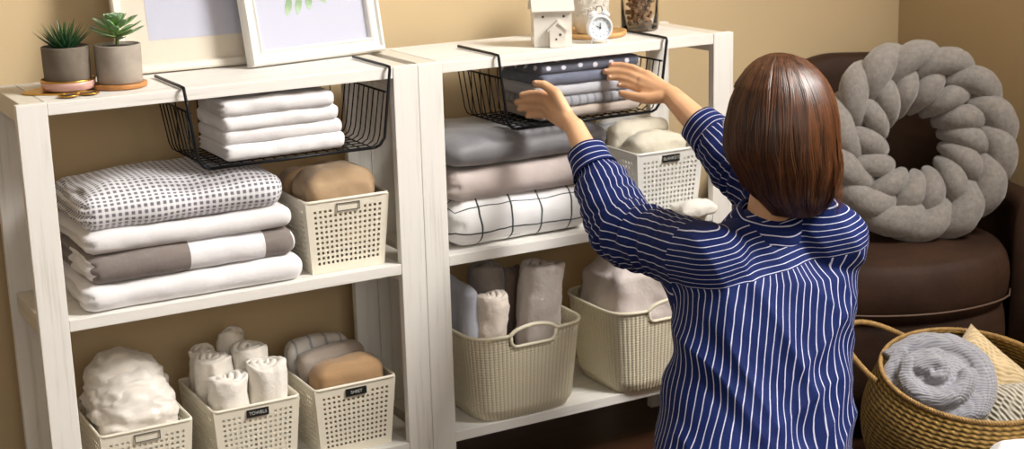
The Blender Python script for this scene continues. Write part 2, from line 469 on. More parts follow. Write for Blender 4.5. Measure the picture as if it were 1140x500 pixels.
# folded cloths in the right wire basket
F_polka = patterned('slate_dotted_cotton', '#5a5d6c', '#d9dbe4', 'dots', .041, .0115)
F_slate = fabric('slate_blue_linen', '#666b7d', wr=40); F_pale = fabric('pale_grey_linen', '#b5b6bd', wr=40)
F_stripe = patterned('grey_striped_linen', '#9c9da3', '#7f8188', 'stripe_x', .021, .006); F_beige = fabric('beige_linen', '#b7aaa0', wr=40)
zs = ZW+.001
for i, (h, m, lab, dx) in enumerate((
        (.026, F_beige, 'beige folded cloth at the bottom of the right wire basket', 0),
        (.026, F_stripe, 'grey striped folded cloth above the beige one in the right wire basket', .002),
        (.027, F_pale, 'pale grey folded cloth in the middle of the right wire basket stack', -.003),
        (.028, F_slate, 'plain slate blue folded cloth just under the dotted one', .003),
        (.024, F_polka, 'dark slate folded cloth with white dots on top of the stack', 0))):
    o = soft_slab('folded_cloth', .268, .18, h, m, r=h*.45, layers=3, seed=i+20, lump=.003, freq=16, loc=(1.242+dx, .104, zs), rz=.01*(i % 2), lay_depth=.007)
    props(o, lab, 'folded cloth', 'folded cloths in the right wire basket'); zs += h-.0015

# ------------------------------------------------------------------ duvets on the left middle shelf
Zm = Z_MID
o = soft_slab('folded_duvet', .452, .265, .053, F_white, seed=31, layers=3, lump=.006, freq=7, loc=(.318, .137, Zm), rz=.0, lay_depth=.012); props(o, 'plain white folded duvet cover at the bottom, lying on the left middle shelf', 'duvet cover', 'folded duvet covers')
# two-tone cover
def two_tone():
    m, nt, b = new_mat('taupe_and_white_cotton'); x, y = uvsep(nt)
    n = nt.nodes.new('ShaderNodeMath'); n.operation = 'GREATER_THAN'; n.inputs[1].default_value = -.012; nt.links.new(x, n.inputs[0])
    e = math_node(nt, 'GREATER_THAN', x, .145)
    f = math_node(nt, 'SUBTRACT', n.outputs[0], e)
    nt.links.new(mixc(nt, f, srgb('#7f7570'), srgb('#e6e4e6')), b.inputs['Base Color'])
    b.inputs['Roughness'].default_value = .9; b.inputs['Sheen Weight'].default_value = .2
    v = coords(nt); bump(nt, b, noise_tex(nt, v, 26, 4, .6), .4, .006); return m
o = soft_slab('folded_duvet', .432, .262, .060, two_tone(), seed=33, layers=3, lump=.006, freq=7, loc=(.316, .137, Zm+.0535), lay_depth=.014); props(o, 'taupe and white two-tone folded duvet cover in the stack', 'duvet cover', 'folded duvet covers')
o = soft_slab('folded_duvet', .425, .262, .044, F_white2, seed=35, layers=2, lump=.005, freq=7, loc=(.313, .137, Zm+.114), lay_depth=.012); props(o, 'white folded duvet cover directly under the gingham one', 'duvet cover', 'folded duvet covers')
o = soft_slab('folded_duvet', .418, .262, .068, F_gingham, seed=37, layers=4, lump=.009, freq=6, crown=.014, loc=(.305, .138, Zm+.1585), lay_depth=.010); props(o, 'grey and white gingham folded duvet cover on top of the stack', 'duvet cover', 'folded duvet covers')

# ------------------------------------------------------------------ perforated storage boxes
M_box = plain('cream_plastic', '#e6dfcd', .4, var=.02, vscale=20); M_boxw = plain('white_plastic', '#e6e5e0', .4, var=.02)
M_lab = plain('black_label_card', '#131312', .5, var=0); M_ink = plain('white_label_ink', '#b9b9b4', .6, var=0)
BW, BD, BH = .186, .235, .158
def panel(bm, o, ux, uz, w0, w1, h, cols, rows, margin_x, z0, z1, skip=None):
    """perforated wall, o = bottom-left corner, tapers from width w0 (bottom) to w1 (top)"""
    us = [0, margin_x]; hw = (1-2*margin_x)
    cell = hw/cols
    xs = [0.0]
    for c in range(cols):
        xs += [margin_x+cell*(c+.24), margin_x+cell*(c+.76)]
    xs.append(1.0)
    zz = [0.0]; rc = (z1-z0)/rows
    for r in range(rows): zz += [z0+rc*(r+.24), z0+rc*(r+.76)]
    zz.append(1.0)
    vs = {}
    def vv(i, j):
        if (i, j) not in vs:
            wj = w0+(w1-w0)*zz[j]
            vs[i, j] = bm.verts.new(V(o)+V(ux)*((xs[i]-.5)*wj+w1/2)+V(uz)*zz[j]*h)
        return vs[i, j]
    for i in range(len(xs)-1):
        for j in range(len(zz)-1):
            if i % 2 == 1 and j % 2 == 1:
                c, r = i//2, j//2
                if not (skip and skip(c, r, rows)): continue
            bm.faces.new((vv(i, j), vv(i+1, j), vv(i+1, j+1), vv(i, j+1)))
def make_box(mat, word, label, loc, rz=0, empty_holder=False):
    t = thing('storage_box', label, 'storage box', loc, rz, 'perforated plastic storage boxes')
    bm = bmesh.new(); tp = .012; h = BH-.004
    sl = V((0, 0, 1))
    mid = lambda c, r, rows: r == rows-1 and 4 <= c <= 9
    def P(origin, ux, n_in, w, cols, skip=None):
        uz = (V((0, 0, 1))-V(n_in)*(-tp/h)*-1) if False else V((0, 0, 1))+V(n_in)*(-tp/h)
        o = V(origin)+V(n_in)*tp
        panel(bm, o, ux, uz, w-2*tp, w, h, cols, 11, .07, .10, .90, skip)
    P((-BW/2, -BD/2, 0), (1, 0, 0), (0, 1, 0), BW, 14, mid)
    P((BW/2, BD/2, 0), (-1, 0, 0), (0, -1, 0), BW, 14)
    P((-BW/2, BD/2, 0), (0, -1, 0), (1, 0, 0), BD, 17)
    P((BW/2, -BD/2, 0), (0, 1, 0), (-1, 0, 0), BD, 17)
    q = [(-BW/2+tp, -BD/2+tp), (BW/2-tp, -BD/2+tp), (BW/2-tp, BD/2-tp), (-BW/2+tp, BD/2-tp)]
    bm.faces.new([bm.verts.new((x, y, .001)) for x, y in q])
    bmesh.ops.remove_doubles(bm, verts=bm.verts[:], dist=.0005)
    body = bm_obj('box_body', bm, mat, t)
    bake(body, [('SOLIDIFY', dict(thickness=.0024, offset=0))])
    bm = bmesh.new()
    c = .010; pts = []
    for cx, cy, a0 in ((BW/2-c, -BD/2+c, -PI/2), (BW/2-c, BD/2-c, 0), (-BW/2+c, BD/2-c, PI/2), (-BW/2+c, -BD/2+c, PI)):
        for k in range(5): pts.append((cx+c*math.cos(a0+PI/2*k/4), cy+c*math.sin(a0+PI/2*k/4), BH-.003))
    add_tube(bm, pts, .0036, 8, closed=True); bm_obj('box_rim', bm, mat, t, True)
    y = -BD/2-.0015; z = BH-.0195; ang = math.atan2(tp, h)
    bm = bmesh.new()
    if empty_holder:
        for a in ((-.026, -.0085, .026, -.0070), (-.026, .0070, .026, .0085), (-.026, -.0085, -.0245, .0085), (.0245, -.0085, .026, .0085)):
            add_box(bm, a[0], -.002, a[1], a[2], .0, a[3])
        lo = bm_obj('label_holder', bm, M_darkrim, t)
        lo.location = (0, y, z); lo.rotation_euler = (-ang*0, 0, 0)
    else:
        add_box(bm, -.024, -.0022, -.0085, .024, 0, .0085, .0006)
        lo = bm_obj('label', bm, M_lab, t); lo['label'] = 'black label with white lettering'
        lo.location = (0, y, z)
        text_mesh('lettering', word, .0098, M_ink, lo, Matrix.Translation((0, -.0026, 0)) @ Matrix.Rotation(PI/2, 4, 'X'))
    return t
M_darkrim = plain('dark_holder_edge', '#5d5a55', .5, var=0)
Zl = Z_LOW
Yb = .008+BD/2
make_box(M_box, None, 'cream perforated box with tan cloth on the left middle shelf', (.648, .019+BD/2, Zm), .0, True)
make_box(M_box, None, 'cream perforated box full of bagged linens, leftmost on the bottom shelf', (.187, Yb, Zl), 0, True)
make_box(M_box, 'TOWELS', 'cream perforated box of rolled white towels on the bottom shelf', (.420, Yb+.006, Zl), 0)
make_box(M_box, 'SHEET', 'cream perforated box with brown cloth on the bottom shelf by the posts', (.642, Yb+.008, Zl), 0)
make_box(M_boxw, 'BLANKETS', 'white perforated box of cream cloths on the right middle shelf', (1.462, .02+BD/2, Zm), 0)

# contents ----------------------------------------------------------------
def lump_cloth(name, w, d, h, mat, label, cat, loc, rz=0, seed=0, lump=.012, freq=9, crown=.01, group=None, tilt=(0, 0), layers=0, r=None):
    o = soft_slab(name, w, d, h, mat, seed=seed, lump=lump, freq=freq, crown=crown, layers=layers, res=.007, r=r or .022)
    o.location = loc; o.rotation_euler = (tilt[0], tilt[1], rz); return props(o, label, cat, group)
lump_cloth('folded_cloth', .155, .100, .158, F_tan, 'tan folded cloth bulging out of the box front on the middle shelf', 'folded cloth', (.648, .080, Zm+.040), .04, 3, .011, 9, .012)
lump_cloth('folded_cloth', .150, .085, .150, F_tan2, 'tan cloth behind in the middle shelf box', 'folded cloth', (.640, .185, Zm+.040), -.04, 5, .009, 8, .01)
# rolled towels
rolls = [(.376, .064, .0400, .207, 'white towel roll at the front left of the towel box', 1),
         (.462, .066, .0400, .222, 'tall white towel roll at the front right of the towel box', 2),
         (.374, .146, .0385, .228, 'white towel roll with a clear spiral at the left of the towel box', 3),
         (.456, .148, .0385, .236, 'white towel roll in the middle behind the two front rolls', 4),
         (.374, .211, .0260, .228, 'small white towel roll at the back left corner of the towel box', 5),
         (.440, .213, .0270, .252, 'white towel roll rising highest at the back of the towel box', 6)]
for x, y, R, H, lab, sd in rolls:
    o = towel_roll('rolled_towel', R, H, F_cream, seed=sd, lump=.005); o.location = (x, y, Zl+.004)
    props(o, lab, 'rolled towel', 'rolled white towels in the towel box')
lump_cloth('folded_cloth', .158, .070, .180, F_tan2, 'brown folded cloth at the front of the box on the bottom shelf', 'folded cloth', (.644, .070, Zl+.008), .02, 9, .007, 8, .008)
lump_cloth('folded_cloth', .150, .055, .195, fabric('taupe_linen', '#a3968a'), 'taupe folded cloth in the middle of the brown cloth box', 'folded cloth', (.636, .140, Zl+.008), .02, 11, .007, 8, .006)
lump_cloth('folded_cloth', .150, .055, .200, patterned('white_blue_stripe', '#d8d3cc', '#a5a6ac', 'stripe_x', .036, .006), 'white folded cloth with grey stripes at the back of the brown cloth box', 'folded cloth', (.630, .203, Zl+.008), .0, 13, .006, 8, .006)

# linens in a clear bag
M_bagcloth = fabric('bagged_linen', '#e9e2d8', wr=22, bstr=.6, rough=.35)
def bag():
    t = thing('linen_bag', 'crumpled clear bag of white linens filling the leftmost bottom box', 'bag', (.187, .128, Zl+.006))
    def blob(name, c, s, sd, mat, amp=.012, infl=0):
        bm = bmesh.new(); bmesh.ops.create_icosphere(bm, subdivisions=5, radius=1)
        for v in bm.verts:
            n = v.co.normalized(); e = .75
            p = V([math.copysign(abs(n[i])**e, n[i]) for i in range(3)]); p = V((p.x*(s[0]+infl), p.y*(s[1]+infl), p.z*(s[2]+infl)))
            a = (1-abs(noise.noise(V((p.x*12+sd, p.y*12, p.z*30)))*2.4))*amp*.8+(1-abs(noise.noise(V((p.x*30+sd, p.y*26, p.z*62)))*2))*amp*.55+fbm(p, 18, sd)*amp*.4
            v.co = V(c)+p+n*a
            v.co.x = max(-.078, min(.078, v.co.x)) if v.co.z < .155 else v.co.x
            v.co.y = max(-.100, min(.100, v.co.y)) if v.co.z < .155 else v.co.y
            v.co.z = max(.0, v.co.z)
        return bm_obj(name, bm, mat, t, True)
    blob('linen', (.0, .035, .135), (.078, .058, .125), 2, M_bagcloth)
    blob('linen', (.0, -.015, .120), (.080, .055, .110), 5, M_bagcloth)
    blob('linen', (.004, -.055, .110), (.074, .040, .090), 8, M_bagcloth)
    mp, nt, b = new_mat('clear_film'); b.inputs['Roughness'].default_value = .12
    b.inputs['Base Color'].default_value = (1, .98, .95, 1); b.inputs['Alpha'].default_value = .16; b.inputs['Specular IOR Level'].default_value = .9
    blob('plastic_film', (.0, .0, .125), (.079, .092, .128), 11, mp, .010, .002)
bag()

# ------------------------------------------------------------------ pillows / cloth on the right middle shelf
o = soft_slab('folded_duvet', .380, .25, .104, F_pane, seed=41, layers=2, lump=.008, freq=6, crown=.004, loc=(1.074, .140, Zm), lay_depth=.008); props(o, 'white duvet cover with black windowpane check on the right middle shelf', 'duvet cover')
o = soft_slab('folded_duvet', .380, .25, .072, F_blush, seed=43, layers=2, lump=.007, freq=6, loc=(1.074, .140, Zm+.1045), lay_depth=.008); props(o, 'blush pink folded cover between the check cover and grey pillow', 'duvet cover')
o = soft_slab('pillow', .408, .262, .074, F_greyp, seed=45, lump=.006, freq=6, crown=.004, pinch=.35, loc=(1.088, .138, Zm+.1768)); props(o, 'smooth dark grey pillow on top of the blush cover', 'pillow')
F_ccl = fabric('cream_knit', '#ddd5c2', wr=50, bstr=.5)
lump_cloth('folded_cloth', .158, .075, .175, F_ccl, 'cream folded cloth at the front of the white box on the right middle shelf', 'folded cloth', (1.462, .084, Zm+.008), 0, 15, .008, 12, .008)
lump_cloth('folded_cloth', .158, .055, .195, F_ccl, 'cream folded cloth in the middle of the white box on the right middle shelf', 'folded cloth', (1.460, .150, Zm+.008), 0, 17, .008, 12, .008)
lump_cloth('folded_cloth', .155, .05, .20, patterned('pale_blue_stripe', '#dcdcd9', '#aeb4c2', 'stripe_y', .03, .008), 'white folded cloth with pale stripes at the back of the white box', 'folded cloth', (1.460, .210, Zm+.008), 0, 19, .006, 12, .006)
lump_cloth('crumpled_cloth', .11, .055, .030, F_cream, 'small crumpled white cloth lying on the shelf front beside the right post', 'cloth', (1.510, -.010, Zm), .0, 21, .010, 22, .006)

# ------------------------------------------------------------------ knit-look plastic baskets
def knit_plastic():
    m, nt, b = new_mat('cream_knit_plastic'); x, y = uvsep(nt)
    px = math_node(nt, 'MULTIPLY', x, 2*PI/.0105); py = math_node(nt, 'MULTIPLY', y, 2*PI/.0062)
    rib = math_node(nt, 'ABSOLUTE', math_node(nt, 'COSINE', math_node(nt, 'MULTIPLY', px, .5)))
    st = math_node(nt, 'MULTIPLY', math_node(nt, 'SINE', math_node(nt, 'ADD', py, math_node(nt, 'MULTIPLY', rib, 2.0))), .22)
    h = math_node(nt, 'ADD', rib, st)
    nt.links.new(ramp(nt, h, [(.05, srgb('#c9bb98')), (.45, srgb('#e9e0c6'))]), b.inputs['Base Color'])
    b.inputs['Roughness'].default_value = .5; bump(nt, b, h, .8, .0025); return m
M_knit = knit_plastic(); M_knit_s = plain('cream_plastic_rim', '#eae1c8', .45, var=.02)
def make_knit_basket(label, loc, W=.285, Dp=.262, H=.205):
    t = thing('knit_basket', label, 'basket', loc, 0, 'cream knit-look baskets')
    NT, NZ = 144, 40
    def ring(th, s, off=0):
        k = 1-.13*(1-s)-.06*(1-smoothstep(0, .12, s)); e = .42
        c, sn = math.cos(th), math.sin(th)
        return V((math.copysign(abs(c)**e, c)*(W/2*k-off), math.copysign(abs(sn)**e, sn)*(Dp/2*k-off), 0))
    h0, h1 = -.058, .058                      # handle half-width along x
    verts, faces, uvs = [], [], []; rows = []
    # arc length table
    per = [0]
    for i in range(NT): per.append(per[-1]+(ring(2*PI*(i+1)/NT, 1)-ring(2*PI*i/NT, 1)).length)
    for j in range(NZ+1):
        for i in range(NT):
            p = ring(2*PI*i/NT, j/NZ); p.z = .003+(H-.003)*j/NZ; verts.append(p)
    for j in range(NZ):
        for i in range(NT):
            a = [j*NT+i, j*NT+(i+1) % NT, (j+1)*NT+(i+1) % NT, (j+1)*NT+i]
            c = sum((verts[q] for q in a), V())/4
            if abs(c.y) > Dp*.3 and h0 < c.x < h1 and c.z > H-.026: continue
            faces.append(tuple(a)); uvs += [(per[i], H*j/NZ), (per[i+1], H*j/NZ), (per[i+1], H*(j+1)/NZ), (per[i], H*(j+1)/NZ)]
    faces.append(tuple(range(NT))[::-1]); uvs += [(0, 0)]*NT
    me = bpy.data.meshes.new('basket_body'); me.from_pydata([tuple(v) for v in verts], [], faces)
    ul = me.uv_layers.new(name='UVMap')
    for l, c in zip(ul.data, uvs): l.uv = c
    body = link('basket_body', me, M_knit, t, True); bake(body, [('SOLIDIFY', dict(thickness=.003, offset=-1))])
    pts_f = [ring(2*PI*i/NT, 1)+V((0, 0, H)) for i in range(NT)]
    bm = bmesh.new()
    def side(sgn): return [p for p in pts_f if abs(p.x) >= h1-.002 or abs(p.y) < Dp*.3]
    # rim between the handles: split into right and left runs
    right = sorted([p for p in pts_f if p.x > 0 and (p.x >= h1-.003 or abs(p.y) < Dp*.3)], key=lambda p: math.atan2(p.y, p.x))
    left = sorted([p for p in pts_f if p.x < 0 and (p.x <= h0+.003 or abs(p.y) < Dp*.3)], key=lambda p: math.atan2(p.y, -p.x))
    add_tube(bm, right, .0042, 8); add_tube(bm, left, .0042, 8)
    bm_obj('rim', bm, M_knit_s, t, True)
    for sg in (-1, 1):
        bm = bmesh.new(); y = sg*Dp/2
        up = [(h0*1.12, y, H-.003)]+[(h0+(h1-h0)*k/12, y, H+.016*math.sin(PI*k/12)**.6+.002) for k in range(13)]+[(h1*1.12, y, H-.003)]
        add_tube(bm, up, .0048, 8)
        lo_ = [(h0, y, H), (h0*.97, y*.995, H-.018), (h0*.85, y*.992, H-.026)]+[(h0*.7+(h1-h0)*.7*k/8, y*.990, H-.0275) for k in range(9)]+[(h1*.85, y*.992, H-.026), (h1*.97, y*.995, H-.018), (h1, y, H)]
        add_tube(bm, lo_, .0040, 8); bm_obj('handle', bm, M_knit_s, t, True)
    return t
make_knit_basket('cream knit-look basket with beige towel rolls on the right bottom shelf', (1.060, .108, Zl), W=.295)
make_knit_basket('cream knit-look basket with blush blanket behind the kneeling person', (1.416, .090, Zl), W=.29)
F_roll1 = fabric('pale_beige_towel', '#e2d6ca', wr=60, bstr=.5); F_roll2 = fabric('greige_towel', '#dbd1ca', wr=60, bstr=.5); F_roll3 = fabric('dark_taupe_towel', '#8f857e', wr=60, bstr=.5)
F_roll4 = fabric('brown_taupe_towel', '#7d6c61', wr=60, bstr=.5)
for x, y, R, H, m, lab, sd, tl in ((.998, .065, .036, .268, F_roll1, 'small pale beige towel roll in front of the knit-look basket', 1, (0, 0)),
                             (1.118, .092, .050, .315, F_roll2, 'large greige towel roll leaning at the right of the basket', 4, (0, .10)),
                             (1.040, .155, .040, .310, F_roll3, 'grey taupe towel roll behind the two light rolls', 6, (0, 0)),
                             (1.115, .180, .028, .285, F_roll4, 'brown taupe towel roll at the back of the knit-look basket', 8, (0, 0))):
    o = towel_roll('rolled_towel', R, H, m, seed=sd, lump=.006, groove=.012); o.location = (x, y, Zl+.012); o.rotation_euler = (tl[0], tl[1], 0)
    props(o, lab, 'rolled towel')
lump_cloth('folded_cloth', .034, .16, .29, fabric('blue_white_cotton', '#b9bdcb'), 'bluish white folded cloth at the left edge of the knit-look basket', 'folded cloth', (.951, .135, Zl+.010), 0, 25, .006, 9, .006)
lump_cloth('folded_blanket', .200, .165, .275, fabric('pale_blush_fleece', '#d5c9c4', wr=30, bstr=.6), 'pale blush blanket folded into the knit-look basket near the person', 'blanket', (1.400, .095, Zl+.010), .1, 27, .016, 7, .045)

# ------------------------------------------------------------------ things on the left top board
M_conc_d = plain('dark_concrete', '#6d6357', .9, var=.12, vscale=30, bscale=120, bstr=.3); M_conc_l = plain('light_concrete', '#a0968a', .9, var=.12, vscale=30, bscale=120, bstr=.3)
M_soil = plain('soil', '#2d241c', 1, bscale=200, bstr=1, bdist=.003)
M_gold = plain('brushed_gold', '#c79a45', .3, metal=1, var=.05); M_pink = plain('pink_ceramic', '#c59a90', .4, var=.03)
M_terra = plain('orange_wood', '#b27a42', .5, var=.12, vscale=40)
def pot(label, loc, mat, R=.044, H=.075):
    t = thing('potted_plant', label, 'potted plant', loc)
    bm = bmesh.new()
    add_lathe(bm, [(R*.93, 0), (R*.97, .002), (R, H*.5), (R*1.01, H-.002), (R*1.0, H), (R*.91, H), (R*.90, H-.012), (.001, H-.012)], 48)
    bm_obj('pot', bm, mat, t, True)
    bm = bmesh.new(); add_lathe(bm, [(R*.9, H-.013), (R*.88, H-.006), (R*.4, H-.003), (.001, H-.002)], 32); bm_obj('soil', bm, M_soil, t, True)
    return t
def leaf_mat(name, a, b_, c):
    m, nt, b = new_mat(name); x, y = uvsep(nt)
    n = noise_tex(nt, coords(nt), 60, 2)
    nt.links.new(ramp(nt, math_node(nt, 'ADD', y, math_node(nt, 'MULTIPLY', n, .25)), [(.1, srgb(a)), (.6, srgb(b_)), (1, srgb(c))]), b.inputs['Base Color'])
    b.inputs['Roughness'].default_value = .45; return m
def add_leaf(V_, F_, U_, base, d, up, L, W, T, curl, point=1.0, n=9, m=8):
    """thick leaf with width profile, bending along `up`"""
    d = V(d).normalized(); side = d.cross(V(up)).normalized(); nrm = side.cross(d).normalized()
    b0 = len(V_)
    for i in range(n+1):
        s = i/n; c = V(base)+d*L*s+nrm*curl*L*s*s
        if point >= 1: wd = W*(math.sin(PI*min(1, (s*.55+.30)))**1.0)*(1-s)**.75 if s < 1 else 0
        else: wd = W*(.35+.65*smoothstep(0, .6, s))*math.sqrt(max(0, 1-max(0, (s-.62)/.38)**2))
        th = T*(1-s*.8)
        for k in range(m):
            a = 2*PI*k/m
            V_.append(c+side*math.cos(a)*max(wd, .0002)+nrm*(math.sin(a)*max(th*(wd/W+.1), .0001)+abs(math.cos(a))*wd*.25))
    for i in range(n):
        for k in range(m):
            F_.append((b0+i*m+k, b0+i*m+(k+1) % m, b0+(i+1)*m+(k+1) % m, b0+(i+1)*m+k)); U_ += [(k/m, i/n), ((k+1)/m, i/n), ((k+1)/m, (i+1)/n), (k/m, (i+1)/n)]
    F_.append(tuple(b0+k for k in range(m))[::-1]); U_ += [(0, 0)]*m
    F_.append(tuple(b0+n*m+k for k in range(m))); U_ += [(0, 1)]*m
def leaves_obj(name, Vs, Fs, Us, mat, parent):
    me = bpy.data.meshes.new(name); me.from_pydata([tuple(v) for v in Vs], [], Fs)
    ul = me.uv_layers.new(name='UVMap')
    for l, c in zip(ul.data, Us): l.uv = c
    return link(name, me, mat, parent, True)
rnd = random.Random(4)
p1 = pot('spiky dark green aloe in a dark grey concrete pot, leftmost on the top board', (.127, .125, .0165), M_conc_d, .0445, .070)
Vs, Fs, Us = [], [], []
for k in range(44):
    a = k*2.39996; s = (k/44)**.7
    el = 1.45-s*1.05; d = V((math.cos(a)*math.cos(el), math.sin(a)*math.cos(el), math.sin(el)))
    add_leaf(Vs, Fs, Us, V((math.cos(a)*.010*s, math.sin(a)*.010*s, .064)), d, (0, 0, 1) if el < 1.3 else (math.cos(a), math.sin(a), .2), .053+.012*rnd.random(), .0062, .003, .18*s, 1)
leaves_obj('leaves', Vs, Fs, Us, leaf_mat('aloe_leaf', '#2b6134', '#1e4627', '#4a5c2c'), p1)
p2 = pot('green rosette succulent in a light grey concrete pot beside the aloe', (.222, .105, .010), M_conc_l, .0445, .074)
Vs, Fs, Us = [], [], []
bm = bmesh.new(); add_tube(bm, [(0, 0, .066), (.002, 0, .085), (0, 0, .112)], [.004, .0035, .003], 8); bm_obj('stem', bm, plain('succulent_stem', '#6d7a45', .7), p2, True)
for k in range(38):
    a = k*2.39996; s = k/38
    if s < .45:
        el = 1.25-s*2.0; zb = .112; L = .018+.030*s; W = .0075+.006*s; L_ = L
    else:
        el = .30-(s-.45)*.75+rnd.random()*.15; zb = .108-(s-.45)*.045; L = .042+.014*rnd.random(); W = .0105
    d = V((math.cos(a)*math.cos(el), math.sin(a)*math.cos(el), math.sin(el)))
    add_leaf(Vs, Fs, Us, V((math.cos(a)*.003, math.sin(a)*.003, zb)), d, (0, 0, 1), L, W, .0022, .22, .5)
leaves_obj('leaves', Vs, Fs, Us, leaf_mat('succulent_leaf', '#6f9c48', '#86ab66', '#7f9a78'), p2)
# dishes
t = thing('dish', 'pink dish with a gold rim under the dark pot', 'dish', (.127, .125, .0035))
bm = bmesh.new(); add_lathe(bm, [(.040, 0), (.049, .002), (.0515, .010), (.0515, .0185), (.0480, .0185), (.0475, .0125), (.001, .0125)], 48); bm_obj('bowl', bm, M_pink, t, True)
bm = bmesh.new(); add_tube(bm, [(.0500*math.cos(2*PI*k/48), .0500*math.sin(2*PI*k/48), .0190) for k in range(48)], .0022, 8, closed=True); bm_obj('gold_rim', bm, M_gold, t, True)
bm = bmesh.new(); add_lathe(bm, [(.046, 0), (.050, .001), (.0515, .005), (.0515, .0095), (.049, .0098), (.001, .0095)], 48)
o = bm_obj('saucer', bm, M_terra, None, True); o.location = (.222, .105, 0); props(o, 'orange wooden saucer under the light grey pot', 'saucer')
# leaf-shaped gold tray
Vv = []; n = 40
for s_ in (0, .003):
    for k in range(n):
        a = 2*PI*k/n; r = .060*(1+.22*max(0, math.cos(a-PI*.95))**8)
        Vv.append((r*math.cos(a)*1.02, r*math.sin(a)*.92, s_))
Fv = [tuple(range(n))[::-1], tuple(range(n, 2*n))]+[(k, (k+1) % n, n+(k+1) % n, n+k) for k in range(n)]
o = pyd('tray', Vv, Fv, M_gold, None); o.location = (.115, .135, .0); o.rotation_euler = (0, 0, .1); props(o, 'thin gold leaf-shaped tray under the pink dish', 'tray')
# round sunglasses lying flat
t = thing('sunglasses', 'small round sunglasses with gold rims on the front of the left top board', 'sunglasses', (.127, .045, .0005), .18)
M_lens = plain('dark_lens', '#1b120c', .08, var=0)
for sx in (-.0205, .0205):
    bm = bmesh.new(); add_tube(bm, [(sx+.0175*math.cos(2*PI*k/36), .0165*math.sin(2*PI*k/36), .0035) for k in range(36)], .0016, 8, closed=True); bm_obj('rim', bm, M_gold, t, True)
    bm = bmesh.new(); add_lathe(bm, [(.0165, .0028), (.0165, .0040), (.008, .0052), (.0005, .0056)], 32, sx, 0); o = bm_obj('lens', bm, M_lens, t, True)
bm = bmesh.new(); add_tube(bm, [(-.0035, .004, .0035), (0, .007, .0045), (.0035, .004, .0035)], .0012, 6); bm_obj('bridge', bm, M_gold, t, True)
for sx in (-1, 1):
    bm = bmesh.new(); add_tube(bm, [(sx*.038, .004, .0035), (sx*.036, .017, .0018), (0, .0185+.002*sx, .0016), (-sx*.028, .0185+.002*sx, .0014)], .0011, 6); bm_obj('temple', bm, M_gold, t, True)

# picture frames ------------------------------------------------------------
M_frame = plain('white_frame', '#e2e0db', .4, var=.02); M_frameA = plain('ivory_frame', '#ddd6c8', .5, var=.02)
M_mat = plain('ivory_mat_board', '#ded2bd', .8, var=.02); M_paper = plain('lavender_white_paper', '#bdbfd3', .8, var=.01)
M_fglass, nt, b = new_mat('frame_glass'); b.inputs['Roughness'].default_value = .05; b.inputs['Alpha'].default_value = .10; b.inputs['Specular IOR Level'].default_value = .8
def make_frame(label, loc, rz, lean, W, H, mw, prof, mf, matw, leafy=False):
    t = thing('picture_frame', label, 'picture frame', loc); t.rotation_euler = (-lean, 0, rz)
    # moulding by mitred loops; prof = [(inset, height toward viewer)]
    bm = bmesh.new(); loops = []
    for ins, hh in prof:
        loops.append([bm.verts.new(c) for c in ((-W/2+ins, -hh, ins), (W/2-ins, -hh, ins), (W/2-ins, -hh, H-ins), (-W/2+ins, -hh, H-ins))])
    for A, B in zip(loops, loops[1:]+loops[:1]):
        for k in range(4): bm.faces.new((A[k], A[(k+1) % 4], B[(k+1) % 4], B[k]))
    bm_obj('moulding', bm, mf, t)
    i = mw-.003
    bm = bmesh.new(); add_box(bm, -W/2+i, -.006, i, W/2-i, -.003, H-i); bm_obj('mat_board', bm, M_mat if matw else M_paper, t)
    if matw:
        a, bt = mw+matw[0], mw+matw[1]
        bm = bmesh.new(); add_box(bm, -W/2+a, -.0068, bt, W/2-a, -.0062, H-bt); bm_obj('print', bm, M_paper, t)
    bm = bmesh.new(); add_box(bm, -W/2+i, -.0090, i, W/2-i, -.0082, H-i); bm_obj('glass', bm, M_fglass, t)
    if leafy:
        Vs, Fs, Us = [], [], []; r2 = random.Random(8)
        for (lx, lz, ang, L) in ((-.045, .140, -1.9, .045), (-.020, .146, -1.85, .050), (.000, .142, -1.65, .036), (.020, .150, -1.0, .040), (.030, .150, -.55, .050), (.0, .16, 1.3, .08), (-.03, .17, 2.2, .07), (.04, .17, .7, .07), (-.05, .16, 2.8, .05)):
            n = 10; b0 = len(Vs); d = (math.cos(ang), math.sin(ang)); s = (-d[1], d[0])
            for k in range(n+1):
                q = k/n; wv = .008*math.sin(PI*q)**.8
                for sg in (-1, 1): Vs.append((lx+d[0]*L*q+s[0]*wv*sg, -.0070, lz+d[1]*L*q+s[1]*wv*sg))
            for k in range(n): Fs.append((b0+2*k, b0+2*k+1, b0+2*k+3, b0+2*k+2)); Us += [(0, k/n), (1, k/n), (1, (k+1)/n), (0, (k+1)/n)]
        leaves_obj('leaf_print', Vs, Fs, Us, leaf_mat('printed_leaf', '#4f8a3d', '#6d9a58', '#9fbe93'), t)
    return t
make_frame('large ivory picture frame with plain pale print, leaning behind the other frame', (.430, .245, .0), -.02, .19, .345, .46, .020, [(0, 0), (0, .016), (.004, .019), (.015, .017), (.020, .009), (.020, 0)], M_frameA, (.050, .046))
make_frame('white moulded picture frame with a green leaf print, leaning in front', (.675, .212, .0), .17, .19, .335, .44, .034, [(0, 0), (0, .018), (.004, .024), (.010, .025), (.014, .019), (.024, .017), (.028, .021), (.032, .018), (.034, .008), (.034, 0)], M_frame, None, True)

